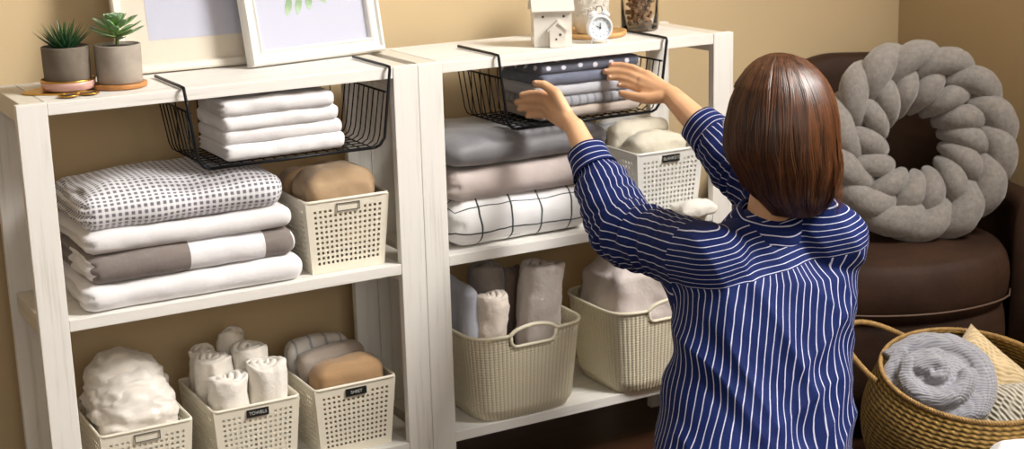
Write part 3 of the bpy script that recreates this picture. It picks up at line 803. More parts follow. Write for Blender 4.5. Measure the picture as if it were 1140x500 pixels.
# ------------------------------------------------------------------ things on the right top board
M_cer = plain('white_ceramic', '#ded9cf', .35, var=.02, coat=.3); M_dark = plain('dark_hole', '#4a4036', .8, var=0)
t = thing('ceramic_house', 'small white ceramic house with a gabled porch on the right top board', 'ornament', (1.185, .085, .0005), -.42)
def gable(bm, w, d, h, hr, y0=0, eave=.006, th=.006):
    add_box(bm, -w/2, y0, 0, w/2, y0+d, h, .001)
def prism(bm, pts, y0, y1):
    A = [bm.verts.new((x, y0, z)) for x, z in pts]; B = [bm.verts.new((x, y1, z)) for x, z in pts]
    bm.faces.new(A); bm.faces.new(B[::-1])
    n = len(pts)
    for k in range(n): bm.faces.new((A[k], B[k], B[(k+1) % n], A[(k+1) % n]))
bm = bmesh.new(); hw, hd, hh = .042, .072, .085
A = [(-hw, -hd/2), (hw, -hd/2), (hw, hd/2), (-hw, hd/2)]
# body: side gables on x faces
pr = [(-hd/2, 0), (hd/2, 0), (hd/2, hh), (0, hh+.046), (-hd/2, hh)]
L = [bm.verts.new((-hw, y, z)) for y, z in pr]; R = [bm.verts.new((hw, y, z)) for y, z in pr]
bm.faces.new(L); bm.faces.new(R[::-1])
for k in range(5): bm.faces.new((L[k], R[k], R[(k+1) % 5], L[(k+1) % 5]))
bm_obj('walls', bm, M_cer, t)
bm = bmesh.new()
for sg in (-1, 1):
    q = [(sg*(hd/2+.008), hh-.010), (0, hh+.046), (0, hh+.053), (sg*(hd/2+.012), hh-.006)]
    a = [bm.verts.new((-hw-.005, y, z)) for y, z in q]; b2 = [bm.verts.new((hw+.005, y, z)) for y, z in q]
    bm.faces.new(a); bm.faces.new(b2[::-1])
    for k in range(4): bm.faces.new((a[k], b2[k], b2[(k+1) % 4], a[(k+1) % 4]))
bm_obj('roof', bm, M_cer, t)
bm = bmesh.new(); px = .008; prism(bm, [(px-.017, 0), (px+.017, 0), (px+.017, .038), (px, .053), (px-.017, .038)], -hd/2-.018, -hd/2+.002); 
bm_obj('porch', bm, M_cer, t)
bm = bmesh.new()
for sg in (-1, 1): prism(bm, [(px, .053), (px+sg*.022, .034), (px+sg*.022, .038), (px, .058)], -hd/2-.021, -hd/2+.002)
bm_obj('porch_roof', bm, M_cer, t)
for x, z, y, r in ((-.022, .066, -hd/2, .0028), (.024, .066, -hd/2, .0028), (px+.006, .028, -hd/2-.018, .0028), (px-.003, .018, -hd/2-.018, .0022)):
    bm = bmesh.new(); bmesh.ops.create_cone(bm, cap_ends=True, segments=16, radius1=r, radius2=r, depth=.0012, matrix=Matrix.Translation((x, y-.0003, z)) @ Matrix.Rotation(PI/2, 4, 'X')); bm_obj('hole', bm, M_dark, t)

M_tray = plain('honey_wood', '#c39a62', .5, var=.15, vscale=30)
bm = bmesh.new(); add_lathe(bm, [(.070, 0), (.078, .001), (.081, .006), (.081, .012), (.077, .012), (.074, .007), (.001, .007)], 64)
o = bm_obj('round_tray', bm, M_tray, None, True); o.location = (1.338, .160, 0); props(o, 'round honey coloured wooden tray under the white vase', 'tray')
# clock
M_clk = plain('white_enamel', '#e3e8ec', .3, var=0, coat=.4); M_face = plain('pale_clock_face', '#dfe8ee', .6, var=0); M_hand = plain('dark_clock_hand', '#2b2f36', .5, var=0)
t = thing('alarm_clock', 'small white twin-foot alarm clock in front of the vase', 'clock', (1.283, .040, .0005), -.30)
def ycyl(bm, c, r, dpt, seg=32, r2=None): bmesh.ops.create_cone(bm, cap_ends=True, segments=seg, radius1=r, radius2=r2 or r, depth=dpt, matrix=Matrix.Translation(c) @ Matrix.Rotation(PI/2, 4, 'X'))
zc = .034
bm = bmesh.new(); 
prof = [(.0245, .014), (.0275, .012), (.029, .004), (.029, -.008), (.0275, -.0125), (.0235, -.0125), (.0225, -.007), (.001, -.007)]
vr = [[bm.verts.new((r*math.cos(2*PI*k/40), y, zc+r*math.sin(2*PI*k/40))) for k in range(40)] for r, y in prof]
for a, b2 in zip(vr, vr[1:]):
    for k in range(40): bm.faces.new((a[k], a[(k+1) % 40], b2[(k+1) % 40], b2[k]))
bm.faces.new(vr[0]); bm.faces.new(vr[-1]); bm_obj('case', bm, M_clk, t, True)
bm = bmesh.new(); ycyl(bm, (0, -.0078, zc), .022, .001); bm_obj('dial', bm, M_face, t)
bm = bmesh.new(); add_box(bm, -.0008, -.0095, zc, .0008, -.0087, zc+.011); add_tube(bm, [(0, -.009, zc), (-.009, -.009, zc+.005)], .0008, 6); ycyl(bm, (0, -.009, zc), .0020, .002, 12); bm_obj('hands', bm, M_hand, t)
for a in [2*PI*k/12 for k in range(12)]: pass
bm = bmesh.new()
for k in range(12):
    a = 2*PI*k/12; add_box(bm, .0185*math.cos(a)-.0008, -.0089, zc+.0185*math.sin(a)-.0008, .0185*math.cos(a)+.0008, -.0083, zc+.0185*math.sin(a)+.0008)
bm_obj('hour_marks', bm, M_hand, t)
for sx in (-1, 1):
    bm = bmesh.new(); add_tube(bm, [(sx*.014, 0, zc-.022), (sx*.019, -.001, .0)], [.0026, .0020], 8); bm_obj('foot', bm, M_clk, t, True)
    bm = bmesh.new(); add_ball(bm, (sx*.015, 0, zc+.030), .0105, 3, (1, .9, .62), Euler((0, sx*.5, 0)).to_matrix()); bm_obj('bell', bm, M_clk, t, True)
bm = bmesh.new(); add_tube(bm, [(-.008, 0, zc+.036), (-.005, 0, zc+.047), (.005, 0, zc+.047), (.008, 0, zc+.036)], .0012, 6); bm_obj('bell_handle', bm, M_hand, t, True)
# vase
bm = bmesh.new(); prof = [(.024, 0), (.030, .004), (.038, .03), (.047, .07), (.055, .12), (.058, .15), (.055, .15), (.044, .08), (.033, .02), (.001, .012)]
add_lathe(bm, prof, 72)
for v in bm.verts:
    r = math.hypot(v.co.x, v.co.y)
    if r > .028 and v.co.z > .02: pass
t = thing('vase', 'white flaring vase with raised blossom relief on the wooden tray', 'vase', (1.325, .150, .0075))
bm_obj('vase_body', bm, M_cer, t, True)
bm = bmesh.new(); r3 = random.Random(3)
for k in range(90):
    a = r3.uniform(0, 2*PI); z = r3.uniform(.045, .145); R_ = .0385+(z-.03)*.195+.001
    c = V((R_*math.cos(a), R_*math.sin(a), z))
    for q in range(5):
        b_ = 2*PI*q/5+a; tt = V((-math.sin(a), math.cos(a), 0))*math.cos(b_)*.0028+V((0, 0, 1))*math.sin(b_)*.0028
        add_ball(bm, c+tt, .0021, 1)
bm_obj('blossom_relief', bm, M_cer, t, True)['kind'] = 'stuff'
# glass jar
t = thing('glass_jar', 'clear glass jar standing on the right end of the top board', 'jar', (1.478, .170, .0005))
mgj, nt, b = new_mat('jar_glass'); b.inputs['Transmission Weight'].default_value = 1; b.inputs['Roughness'].default_value = .02; b.inputs['IOR'].default_value = 1.3; b.inputs['Base Color'].default_value = (.98, .96, .92, 1)
bm = bmesh.new(); add_lathe(bm, [(.040, 0), (.044, .004), (.044, .140), (.046, .143), (.0435, .144), (.0418, .140), (.0418, .006), (.001, .005)], 48); bm_obj('glass_body', bm, mgj, t, True)
bm = bmesh.new(); r3 = random.Random(12)
for k in range(150):
    while True:
        x, y = r3.uniform(-.034, .034), r3.uniform(-.034, .034)
        if math.hypot(x, y) < .032: break
    z = .010+.075*r3.random()
    s = (r3.uniform(.5, 1), r3.uniform(.5, 1), r3.uniform(.25, .8)); add_ball(bm, (x, y, z), r3.uniform(.006, .009), 1, s, Euler((r3.random()*3, r3.random()*3, 0)).to_matrix())
mp, nt, b = new_mat('dried_petals'); 
vn = nt.nodes.new('ShaderNodeTexVoronoi'); vn.inputs['Scale'].default_value = 90; nt.links.new(coords(nt), vn.inputs['Vector'])
sp = nt.nodes.new('ShaderNodeSeparateColor'); nt.links.new(vn.outputs['Color'], sp.inputs[0])
nt.links.new(ramp(nt, sp.outputs[0], [(0, srgb('#5d3a20')), (.5, srgb('#8d6a4a')), (1, srgb('#b8977a'))]), b.inputs['Base Color']); b.inputs['Roughness'].default_value = .8
o = bm_obj('dried_petals', bm, mp, None, True); o.location = (1.478, .170, 0.002); props(o, 'brown dried petals filling the lower part of the glass jar', 'potpourri', kind='stuff')
# tan candle jar at the very right
t = thing('candle_glass', 'tan textured glass standing behind the jar of petals', 'glass', (1.535, .225, .0005))
bm = bmesh.new(); add_lathe(bm, [(.028, 0), (.031, .003), (.033, .12), (.031, .12), (.029, .006), (.001, .006)], 40); bm_obj('glass_body', bm, plain('tan_glass', '#b99c74', .35, var=.15, vscale=60), t, True)

# ------------------------------------------------------------------ armchair
def leather():
    m, nt, b = new_mat('dark_brown_suede'); v = coords(nt)
    nt.links.new(ramp(nt, noise_tex(nt, v, 7, 4, .6), [(.3, srgb('#2c1c13')), (.7, srgb('#432c1d'))]), b.inputs['Base Color'])
    b.inputs['Roughness'].default_value = .7; b.inputs['Specular IOR Level'].default_value = .25
    bump(nt, b, noise_tex(nt, v, 120, 3), .3, .002); return m
M_lea = leather()
CC = V((2.045, -.045, FLOOR)); CRZ = -.39
t = thing('armchair', 'dark brown tub armchair standing in the room corner', 'armchair', CC, CRZ)
SH = .45
# local: faces -y; seat circle radius .35
def tub_wall(bm, r0, r1, z0, ztop, a0, a1, n=60):
    """curved back and arms: angle 0 = straight back (+y)"""
    rings = []
    for i in range(n+1):
        s = i/n; a = a0+(a1-a0)*s
        ht = ztop(a); d = V((math.sin(a), math.cos(a), 0)); ri = []
        m = 18
        for k in range(m):
            q = 2*PI*k/m; cx = math.cos(q); cz = math.sin(q); e = .5
            rr = (r0+r1)/2+math.copysign(abs(cx)**e, cx)*(r1-r0)/2; zz = (z0+ht)/2+math.copysign(abs(cz)**.35, cz)*(ht-z0)/2
            lean = (zz-z0)*.05*math.cos(a)
            ri.append(bm.verts.new(d*(rr+lean*0)+V((0, 0, zz))))
        rings.append(ri)
    for A, B in zip(rings, rings[1:]):
        for k in range(len(A)): bm.faces.new((A[k], A[(k+1) % len(A)], B[(k+1) % len(A)], B[k]))
    bm.faces.new(rings[0]); bm.faces.new(rings[-1][::-1])
zt = lambda a: .868-.31*smoothstep(.40, 1.40, abs(a))-.07*smoothstep(.0, .7, -a)
bm = bmesh.new(); tub_wall(bm, .325, .418, .12, zt, -1.95, 1.95); bm_obj('back_and_arms', bm, M_lea, t, True)
def dshape(rad, yf, n=48):
    pts = []
    for k in range(n+1):
        a = -1.95+3.9*k/n; pts.append(V((math.sin(a)*rad, math.cos(a)*rad, 0)))
    f = []
    x1, y1 = pts[-1].x, pts[-1].y; x0 = pts[0].x
    for k in range(1, 24):
        s = k/24; f.append(V((x1+(x0-x1)*s, y1-(yf+y1)*math.sin(PI*s)**.55*1.0, 0)))
    return pts+f
def puff_slab(bm, outline, z0, z1, rad):
    c = sum(outline, V())/len(outline); rings = []
    prof = [(1.0, 0)] ; n = 8
    P = []
    for i in range(n+1): q = -PI/2+PI*i/n; P.append((rad*(1-math.cos(q)), (z0+z1)/2+(math.sin(q))*(z1-z0)/2))
    for ins, z in P:
        rings.append([bm.verts.new(p+(c-p).normalized()*ins+V((0, 0, z))) for p in outline])
    for ins in (.06, .14): rings.append([bm.verts.new(p+(c-p).normalized()*(rad+ins)+V((0, 0, z1+.004*(ins > .1)))) for p in outline])
    for A, B in zip(rings, rings[1:]):
        for k in range(len(A)): bm.faces.new((A[k], A[(k+1) % len(A)], B[(k+1) % len(A)], B[k]))
    bm.faces.new(rings[0][::-1]); bm.faces.new(rings[-1])
bm = bmesh.new(); puff_slab(bm, dshape(.322, .275), .30, SH, .035); bm_obj('seat_cushion', bm, M_lea, t, True)
bm = bmesh.new(); puff_slab(bm, dshape(.318, .262), .10, .302, .015); bm_obj('seat_base', bm, M_lea, t, True)
bm = bmesh.new(); add_tube(bm, [p+V((0, 0, .335)) for p in dshape(.3235, .2765)[48:73]], .0022, 6); o = bm_obj('piping', bm, plain('tan_piping', '#6b5445', .7, var=0), t, True); o['label'] = 'lighter brown stitched seam'; props(o)
for x, y in ((-.22, -.18), (.22, -.18), (-.22, .2), (.22, .2)):
    bm = bmesh.new(); add_tube(bm, [(x, y, .0), (x*.95, y*.95, .12)], [.014, .020], 12); bm_obj('leg', bm, plain('dark_leg_wood', '#1e130d', .5), t, True)

# braided wreath cushion
def wreath():
    m, nt, b = new_mat('grey_felted_wool'); v = coords(nt)
    nt.links.new(ramp(nt, noise_tex(nt, v, 90, 4, .7), [(.3, srgb('#7a746f')), (.7, srgb('#979089'))]), b.inputs['Base Color'])
    b.inputs['Roughness'].default_value = .95; b.inputs['Sheen Weight'].default_value = .4; bump(nt, b, noise_tex(nt, v, 260, 3), .4, .003)
    c = at(1018, 158, 3.84)
    t = thing('braided_cushion', 'round chunky braided grey wool cushion leaning in the armchair', 'cushion', c)
    # local disc plane: normal n towards the viewer, leaning back
    n = V((-.36, -.90, .26)).normalized(); rt = V((0, 0, 1)).cross(n).normalized()*1; up = n.cross(rt).normalized()
    P3 = lambda a, r, h: rt*math.cos(a)*r+up*math.sin(a)*r+n*h
    bm = bmesh.new(); add_tube(bm, [P3(2*PI*i/90, .155, -.022) for i in range(90)], .050, 18, closed=True); bm_obj('core', bm, m, t, True)
    NL = 14; R4 = random.Random(5)
    def lobe(pts, prof_, seed):
        P = [V(p) for p in pts]; N = 26; path = []
        for i in range(N+1):
            q = i/N; path.append(P[0]*(1-q)**3+P[1]*3*q*(1-q)**2+P[2]*3*q*q*(1-q)+P[3]*q**3)
        rad = [prof_*max(.10, (math.sin(PI*(.06+.88*(i/N)**.9)))**.55) for i in range(N+1)]
        bm = bmesh.new(); add_tube(bm, path, rad, 18)
        for v_ in bm.verts: v_.co += v_.co.normalized()*fbm(v_.co, 16, seed)*.004
        bm_obj('braid_loop', bm, m, t, True)
    for k in range(NL):
        a = -2*PI*k/NL+R4.uniform(-.03, .03); sc_ = R4.uniform(.94, 1.06)
        # outer row sweeps outwards clockwise, inner row dips towards the hole
        lobe([P3(a+.16, .158, .022), P3(a-.04, .225, .066), P3(a-.40, .242, .050), P3(a-.64, .212, -.030)], .0385*sc_, k)
        lobe([P3(a-.20, .180, .010), P3(a-.06, .150, .060), P3(a+.12, .110, .042), P3(a+.24, .078, -.022)], .0315*sc_, k+40)
    return c
wc = wreath()

# ------------------------------------------------------------------ seagrass basket and its contents
def seagrass():
    m, nt, b = new_mat('seagrass_weave'); x, y = uvsep(nt)
    px = math_node(nt, 'MULTIPLY', x, 2*PI/.020); row = math_node(nt, 'FLOOR', math_node(nt, 'DIVIDE', y, .011))
    ph = math_node(nt, 'ADD', px, math_node(nt, 'MULTIPLY', row, PI))
    sl = math_node(nt, 'MULTIPLY', y, 2*PI/.011)
    a = math_node(nt, 'SINE', math_node(nt, 'ADD', ph, math_node(nt, 'MULTIPLY', sl, .35)))
    r = math_node(nt, 'ABSOLUTE', math_node(nt, 'SINE', math_node(nt, 'MULTIPLY', sl, .5)))
    h = math_node(nt, 'ADD', math_node(nt, 'MULTIPLY', a, .35), r)
    n = noise_tex(nt, coords(nt, 'Object'), 60, 4)
    f = math_node(nt, 'ADD', math_node(nt, 'MULTIPLY', h, .45), math_node(nt, 'MULTIPLY', n, .5))
    nt.links.new(ramp(nt, f, [(.15, srgb('#3d2c10')), (.45, srgb('#74571f')), (.8, srgb('#9d7b37'))]), b.inputs['Base Color'])
    b.inputs['Roughness'].default_value = .75; bump(nt, b, h, .9, .004); return m
M_sea = seagrass()
BC = V((1.825, -.590, FLOOR))
tb = thing('seagrass_basket', 'woven seagrass belly basket on the floor beside the armchair', 'basket', BC, 0)
RA, RB = .205, .205
ax = V((.90, -.43, 0)).normalized(); ay = V((.43, .90, 0)).normalized()     # ay points away from viewer
def rim_pt(th, k=1.0):
    p = ax*math.cos(th)*.190*k+ay*math.sin(th)*.215*k
    return p+V((0, 0, .300+.030*math.sin(th)))
NT_, NZ_ = 96, 30; verts, faces, uvs = [], [], []
for j in range(NZ_+1):
    s = j/NZ_
    k = .80+.32*math.sin(PI*min(1, s*.78+.08))-.06*s if s < 1 else 1
    k = .72+.42*math.sin(PI*(s*.80+.02)); k = k/(.72+.42*math.sin(PI*.82))
    for i in range(NT_):
        th = 2*PI*i/NT_; r = rim_pt(th); verts.append(V((r.x*k, r.y*k, r.z*s)))
for j in range(NZ_):
    for i in range(NT_):
        faces.append((j*NT_+i, j*NT_+(i+1) % NT_, (j+1)*NT_+(i+1) % NT_, (j+1)*NT_+i))
        uvs += [(1.28*i/NT_, .36*j/NZ_), (1.28*(i+1)/NT_, .36*j/NZ_), (1.28*(i+1)/NT_, .36*(j+1)/NZ_), (1.28*i/NT_, .36*(j+1)/NZ_)]
faces.append(tuple(range(NT_))[::-1]); uvs += [(0, 0)]*NT_
me = bpy.data.meshes.new('basket_body'); me.from_pydata([tuple(v) for v in verts], [], faces); ul = me.uv_layers.new(name='UVMap')
for l, c in zip(ul.data, uvs): l.uv = c
body = link('basket_body', me, M_sea, tb, True); bake(body, [('SOLIDIFY', dict(thickness=.007, offset=-1))])
M_rope = plain('seagrass_rope', '#a88550', .8, var=.25, vscale=60, bscale=300, bstr=.6)
def rope(name, path, r, parent, closed=False, twists=40):
    # three strands twisted round the path
    path = [V(p) for p in path]; n = len(path)
    bm = bmesh.new()
    for s in range(3):
        pts = []
        for i in range(n):
            tn = (path[(i+1) % n]-path[i-1]).normalized() if closed else (path[min(i+1, n-1)]-path[max(i-1, 0)]).normalized()
            u = tn.cross(V((0, 0, 1))); u = u.normalized() if u.length > .1 else V((1, 0, 0)); w_ = tn.cross(u)
            a = 2*PI*twists*i/n+2*PI*s/3
            pts.append(path[i]+(u*math.cos(a)+w_*math.sin(a))*r*.5)
        add_tube(bm, pts, r*.62, 6, closed=closed)
    return bm_obj(name, bm, M_rope, parent, True)
rope('rim', [rim_pt(2*PI*i/320) for i in range(320)], .0050, tb, True, 64)
def bez(a, b, c, d, n): return [V(a)*(1-s)**3+V(b)*3*s*(1-s)**2+V(c)*3*s*s*(1-s)+V(d)*s**3 for s in [i/n for i in range(n+1)]]
ha, hb = at(1006, 374, 3.53)-BC, at(975, 424, 3.33)-BC
hm1, hm2 = at(935, 338, 3.56)-BC, at(915, 372, 3.28)-BC
rope('handle', bez(ha, hm1, hm2, hb, 200), .0060, tb, False, 24)
ra, rb = rim_pt(.35), rim_pt(-.35)
out = ax*.13+V((0, 0, .02))
rope('handle', bez(ra, ra+out, rb+out, rb, 160), .0060, tb, False, 20)

# grey knitted blanket rolled like a bun
def knit_wool(name, base, dark, sx=.0085, sy=.0065, bs=.7):
    m, nt, b = new_mat(name); v = coords(nt); s = nt.nodes.new('ShaderNodeSeparateXYZ'); nt.links.new(v, s.inputs[0])
    x, y, z = s.outputs
    n = math_node(nt, 'MULTIPLY', noise_tex(nt, v, 9, 2), .05)
    a = math_node(nt, 'SINE', math_node(nt, 'MULTIPLY', math_node(nt, 'ADD', math_node(nt, 'ADD', x, y), n), 2*PI/sx))
    c = math_node(nt, 'SINE', math_node(nt, 'MULTIPLY', math_node(nt, 'ADD', math_node(nt, 'SUBTRACT', z, math_node(nt, 'MULTIPLY', x, .4)), n), 2*PI/sy))
    h = math_node(nt, 'ADD', math_node(nt, 'MULTIPLY', math_node(nt, 'MULTIPLY', a, c), .5), .5)
    nt.links.new(ramp(nt, h, [(.0, srgb(dark)), (.5, srgb(base))]), b.inputs['Base Color'])
    b.inputs['Roughness'].default_value = .95; b.inputs['Sheen Weight'].default_value = .3; bump(nt, b, h, bs, .0035); return m
def blanket():
    c = at(1040, 426, 3.36)-V((0, 0, .02))
    bm = bmesh.new()
    vn = (CAM-c).normalized(); vn = (vn+V((0, 0, .55))).normalized()
    rt = V((0, 0, 1)).cross(vn).normalized(); up = vn.cross(rt)
    add_ball(bm, V(), .100, 4, (1.10, 1.02, .90))
    add_capsule(bm, V((0, 0, -.02)), .095, V((-.0, .0, -.150)), .075)
    # spiral folds lying on the face turned to the viewer
    for (r0, r1, a0, turns, rad, h0, h1) in ((.102, .086, 2.6, 1.05, .037, .030, .062), (.064, .048, .3, .85, .027, .080, .098), (.030, .004, 3.1, 1.0, .020, .100, .108)):
        pts, rr = [], []
        for i in range(34):
            s = i/33; a = a0-2*PI*turns*s; r = r0+(r1-r0)*s
            pts.append(rt*math.cos(a)*r*1.08+up*math.sin(a)*r*.95+vn*(h0+(h1-h0)*s)); rr.append(rad*(1-.45*s)*(.75+.25*math.sin(PI*s)))
        add_tube(bm, pts, rr, 14)
    o = bm_obj('knitted_blanket', bm, knit_wool('grey_cable_knit', '#a3a3ab', '#85858e', .012, .009, .5), None)
    bake(o, [('REMESH', dict(mode='VOXEL', voxel_size=.0038)), ('SMOOTH', dict(factor=.5, iterations=3))])
    for v in o.data.vertices: v.co += v.co.normalized()*fbm(v.co, 22, 4)*.004
    o.data.polygons.foreach_set('use_smooth', [True]*len(o.data.polygons)); o.location = c
    props(o, 'grey knitted blanket twisted into a round bun in the seagrass basket', 'blanket')
blanket()
def cushion(name, mat, label, S, T, c, nrm, spin, seed):
    n = 40; verts, faces = [], []
    idx = {}
    for side in (1, -1):
        for i in range(n+1):
            for j in range(n+1):
                u, v = i/n*2-1, j/n*2-1
                k = ((1-u**4)*(1-v**4))**.5
                edge = abs(u) == 1 or abs(v) == 1
                if edge and side == -1: idx[side, i, j] = idx[1, i, j]; continue
                q = V((u*(1-.07*(1-abs(v))**1*0-.05*(1-v*v))*S/2, v*(1-.05*(1-u*u))*S/2, side*k*T/2))
                q.z += fbm(q, 14, seed)*.006*k
                idx[side, i, j] = len(verts); verts.append(q)
    for side in (1, -1):
        for i in range(n):
            for j in range(n):
                f = (idx[side, i, j], idx[side, i+1, j], idx[side, i+1, j+1], idx[side, i, j+1]); faces.append(f if side == 1 else f[::-1])
    o = pyd(name, verts, faces, mat, None, True)
    q = V(nrm).to_track_quat('Z', 'Y').to_matrix().to_4x4() @ Matrix.Rotation(spin, 4, 'Z'); o.matrix_world = Matrix.Translation(c) @ q
    props(o, label, 'cushion')
cushion('cushion', knit_wool('cream_knit_wool', '#dcc49b', '#b39a70', .03, .0075, .5), 'cream knitted cushion standing corner up at the back of the seagrass basket', .235, .085, BC+ay*.080+ax*.055+V((0, 0, .212)), (-.36, -.80, .42), .80, 2)
cushion('cushion', knit_wool('white_waffle_wool', '#cfc6b4', '#8f8675', .016, .013, 1.0), 'off-white waffle-knit cushion at the right of the seagrass basket', .215, .085, BC+ax*.105-ay*.055+V((0, 0, .190)), (-.72, -.30, .60), .30, 5)
# white cloth pile in the near corner
lump_cloth('crumpled_cloth', .20, .17, at(1136, 490, 3.02).z-FLOOR-.048, fabric('bright_white_cotton', '#f0eef2', wr=30), 'bright white cloth bundle on the floor in front of the seagrass basket', 'cloth', at(1136, 500, 3.02)-V((0, 0, at(1136, 500, 3.02).z-FLOOR)), .5, 33, .016, 8, .02)

# ------------------------------------------------------------------ the kneeling person
def skin_mat():
    m, nt, b = new_mat('skin'); v = coords(nt)
    nt.links.new(ramp(nt, noise_tex(nt, v, 18, 3), [(.3, srgb('#d8a57c')), (.7, srgb('#e4b68e'))]), b.inputs['Base Color'])
    b.inputs['Roughness'].default_value = .5; b.inputs['Subsurface Weight'].default_value = .08; b.inputs['Subsurface Radius'].default_value = (.01, .004, .002)
    bump(nt, b, noise_tex(nt, v, 300, 2), .15, .0006); return m
def person():
    Ls, Le, Lw = at(790, 290, 2.89), at(694, 258, 3.10), at(640, 142, 3.23)
    Rs, Re, Rw = at(921, 264, 2.94), at(836, 196, 3.15), at(748, 107, 3.31)
    s = (Rs-Ls); s.z = 0; s.normalize(); f = V((-s.y, s.x, 0)); UP = V((0, 0, 1))
    root = thing('person', 'kneeling person with brown bobbed hair and navy striped shirt reaching into the wire basket', 'person', V(((Ls.x+Rs.x)/2, Ls.y-.02, FLOOR)))
    O = root.location.copy(); L = lambda p: V(p)-O
    # ---- body
    bm = bmesh.new(); cap = lambda a, ra, b, rb: add_capsule(bm, L(a), ra, L(b), rb)
    sec = [(at(857, 252, 2.95), .070, .055), (at(856, 272, 2.945), .150, .080), (at(855, 300, 2.94), .176, .108), (at(852, 345, 2.93), .174, .118),
           (at(847, 400, 2.92), .176, .120), (at(841, 460, 2.90), .184, .130), (at(836, 520, 2.88), .196, .150), (at(833, 575, 2.87), .200, .160)]
    pel = sec[-2][0]+f*.0; nb = sec[0][0]
    chest = sec[2][0]
    hipL, hipR = pel-s*.085-UP*.07, pel+s*.085-UP*.07
    cap(pel-UP*.02, .105, sec[4][0], .090); cap(sec[4][0]+f*.01, .085, chest+f*.03, .062); cap(chest+f*.03, .060, nb-UP*.01+f*.016, .040)
    cap(chest-s*.04+f*.03, .055, Ls+s*.02+f*.01, .036); cap(chest+s*.04+f*.03, .055, Rs-s*.02+f*.01, .036)
    # head
    fd = V((-.17, .98, -.10)).normalized(); hr = fd.cross(UP).normalized(); hu = hr.cross(fd).normalized()
    H = at(863, 139, 2.87)
    cap(nb+f*.008, .046, H-hu*.07-fd*.01, .046)
    rotm = Matrix((hr, fd, hu)).transposed()
    def ell(c, sx, sy, sz, sub=4): add_ball(bm, L(c), 1, sub, (sx, sy, sz), rotm)
    ell(H+hu*.015, .078, .097, .098); ell(H+fd*.045-hu*.035, .062, .055, .080); ell(H+fd*.062-hu*.088, .036, .034, .030)
    for q in (-1, 1):
        ell(H+fd*.062-hu*.032+hr*q*.034, .026, .026, .028); ell(H+fd*.0-hu*.015+hr*q*.080, .008, .018, .031, 3)
    add_capsule(bm, L(H+fd*.098+hu*.010), .009, L(H+fd*.112-hu*.022), .013)
    ell(H+fd*.098-hu*.057, .024, .010, .0075, 3); ell(H+fd*.096-hu*.066, .021, .010, .0075, 3)
    # arms
    cap(Ls, .045, Le, .038); cap(Le, .038, Le.lerp(Lw, .35), .036); cap(Le.lerp(Lw, .35), .036, Lw, .0218)
    cap(Rs, .045, Re, .038); cap(Re, .038, Re.lerp(Rw, .35), .038); cap(Re.lerp(Rw, .35), .038, Rw, .0225)
    def chain(pts, r0, r1):
        P = [at(*p) for p in pts]
        for i in range(len(P)-1):
            a, b = i/(len(P)-1), (i+1)/(len(P)-1); cap(P[i], r0+(r1-r0)*a, P[i+1], r0+(r1-r0)*b)
    # left hand: palm fan, fingers reaching round the corner of the stack, thumb above
    for k, r in (((614, 108, 3.292), .0110), ((609, 114, 3.300), .0115), ((608, 121, 3.306), .0112), ((611, 128.5, 3.306), .0100)):
        cap(Lw.lerp(at(*k), .12), .0185, at(*k), r)
    chain([(614, 108, 3.292), (600, 103.5, 3.312), (589, 103.5, 3.322), (580, 105.5, 3.328)], .0082, .0064)
    chain([(609, 114, 3.300), (594, 111.5, 3.322), (583, 112, 3.334), (574.5, 113.5, 3.340)], .0084, .0066)
    chain([(608, 121, 3.306), (594, 120, 3.328), (585, 120.5, 3.338), (578, 121.5, 3.342)], .0081, .0064)
    chain([(611, 128.5, 3.306), (600, 128.5, 3.323), (592, 129, 3.332), (587, 129.5, 3.336)], .0072, .0058)
    chain([(632, 128, 3.250), (619, 104, 3.262), (606, 94.5, 3.278), (596, 93, 3.288)], .0140, .0080)
    # right hand
    for k, r in (((720, 83, 3.372), .0110), ((715, 89, 3.366), .0115), ((714, 95.5, 3.360), .0110), ((717, 102, 3.350), .0100)):
        cap(Rw.lerp(at(*k), .12), .019, at(*k), r)
    chain([(720, 83, 3.372), (705, 75, 3.388), (691, 72, 3.402), (680, 72, 3.408)], .0082, .0064)
    chain([(715, 89, 3.366), (700, 81.5, 3.390), (685, 79, 3.404), (673, 79.5, 3.411)], .0084, .0066)
    chain([(714, 95.5, 3.360), (700, 89, 3.385), (688, 86.5, 3.400), (678, 87, 3.408)], .0081, .0064)
    chain([(717, 102, 3.350), (705, 97.5, 3.372), (696, 95, 3.386), (689, 95, 3.394)], .0072, .0058)
    chain([(737, 108, 3.312), (722, 110.5, 3.322), (708, 108, 3.340), (698, 105.5, 3.354), (692, 104, 3.362)], .0140, .0080)
    # legs folded under
    knL = V((hipL.x, hipL.y, 0))-s*.02+f*.36+UP*(FLOOR+.075); knR = V((hipR.x, hipR.y, 0))+s*.02+f*.36+UP*(FLOOR+.075)
    legs = []
    for hp, kn in ((hipL, knL), (hipR, knR)):
        an = V((kn.x, kn.y, 0))-f*.40+UP*(FLOOR+.055); toe = an-f*.12-UP*.02
        legs.append((hp, kn, an, toe)); cap(hp, .075, kn, .052); cap(kn, .052, an, .034); cap(an, .032, toe, .024)
    sk = skin_mat()
    body = bm_obj('body', bm, sk, root, True)
    bake(body, [('REMESH', dict(mode='VOXEL', voxel_size=.0032)), ('SMOOTH', dict(factor=.5, iterations=3))])
    body.data.polygons.foreach_set('use_smooth', [True]*len(body.data.polygons))
    M_eye = plain('eye_white', '#eceae6', .2, var=0); M_lip = plain('lip', '#b5665a', .45, var=0); M_iris = plain('brown_iris', '#2d1a10', .2, var=0)
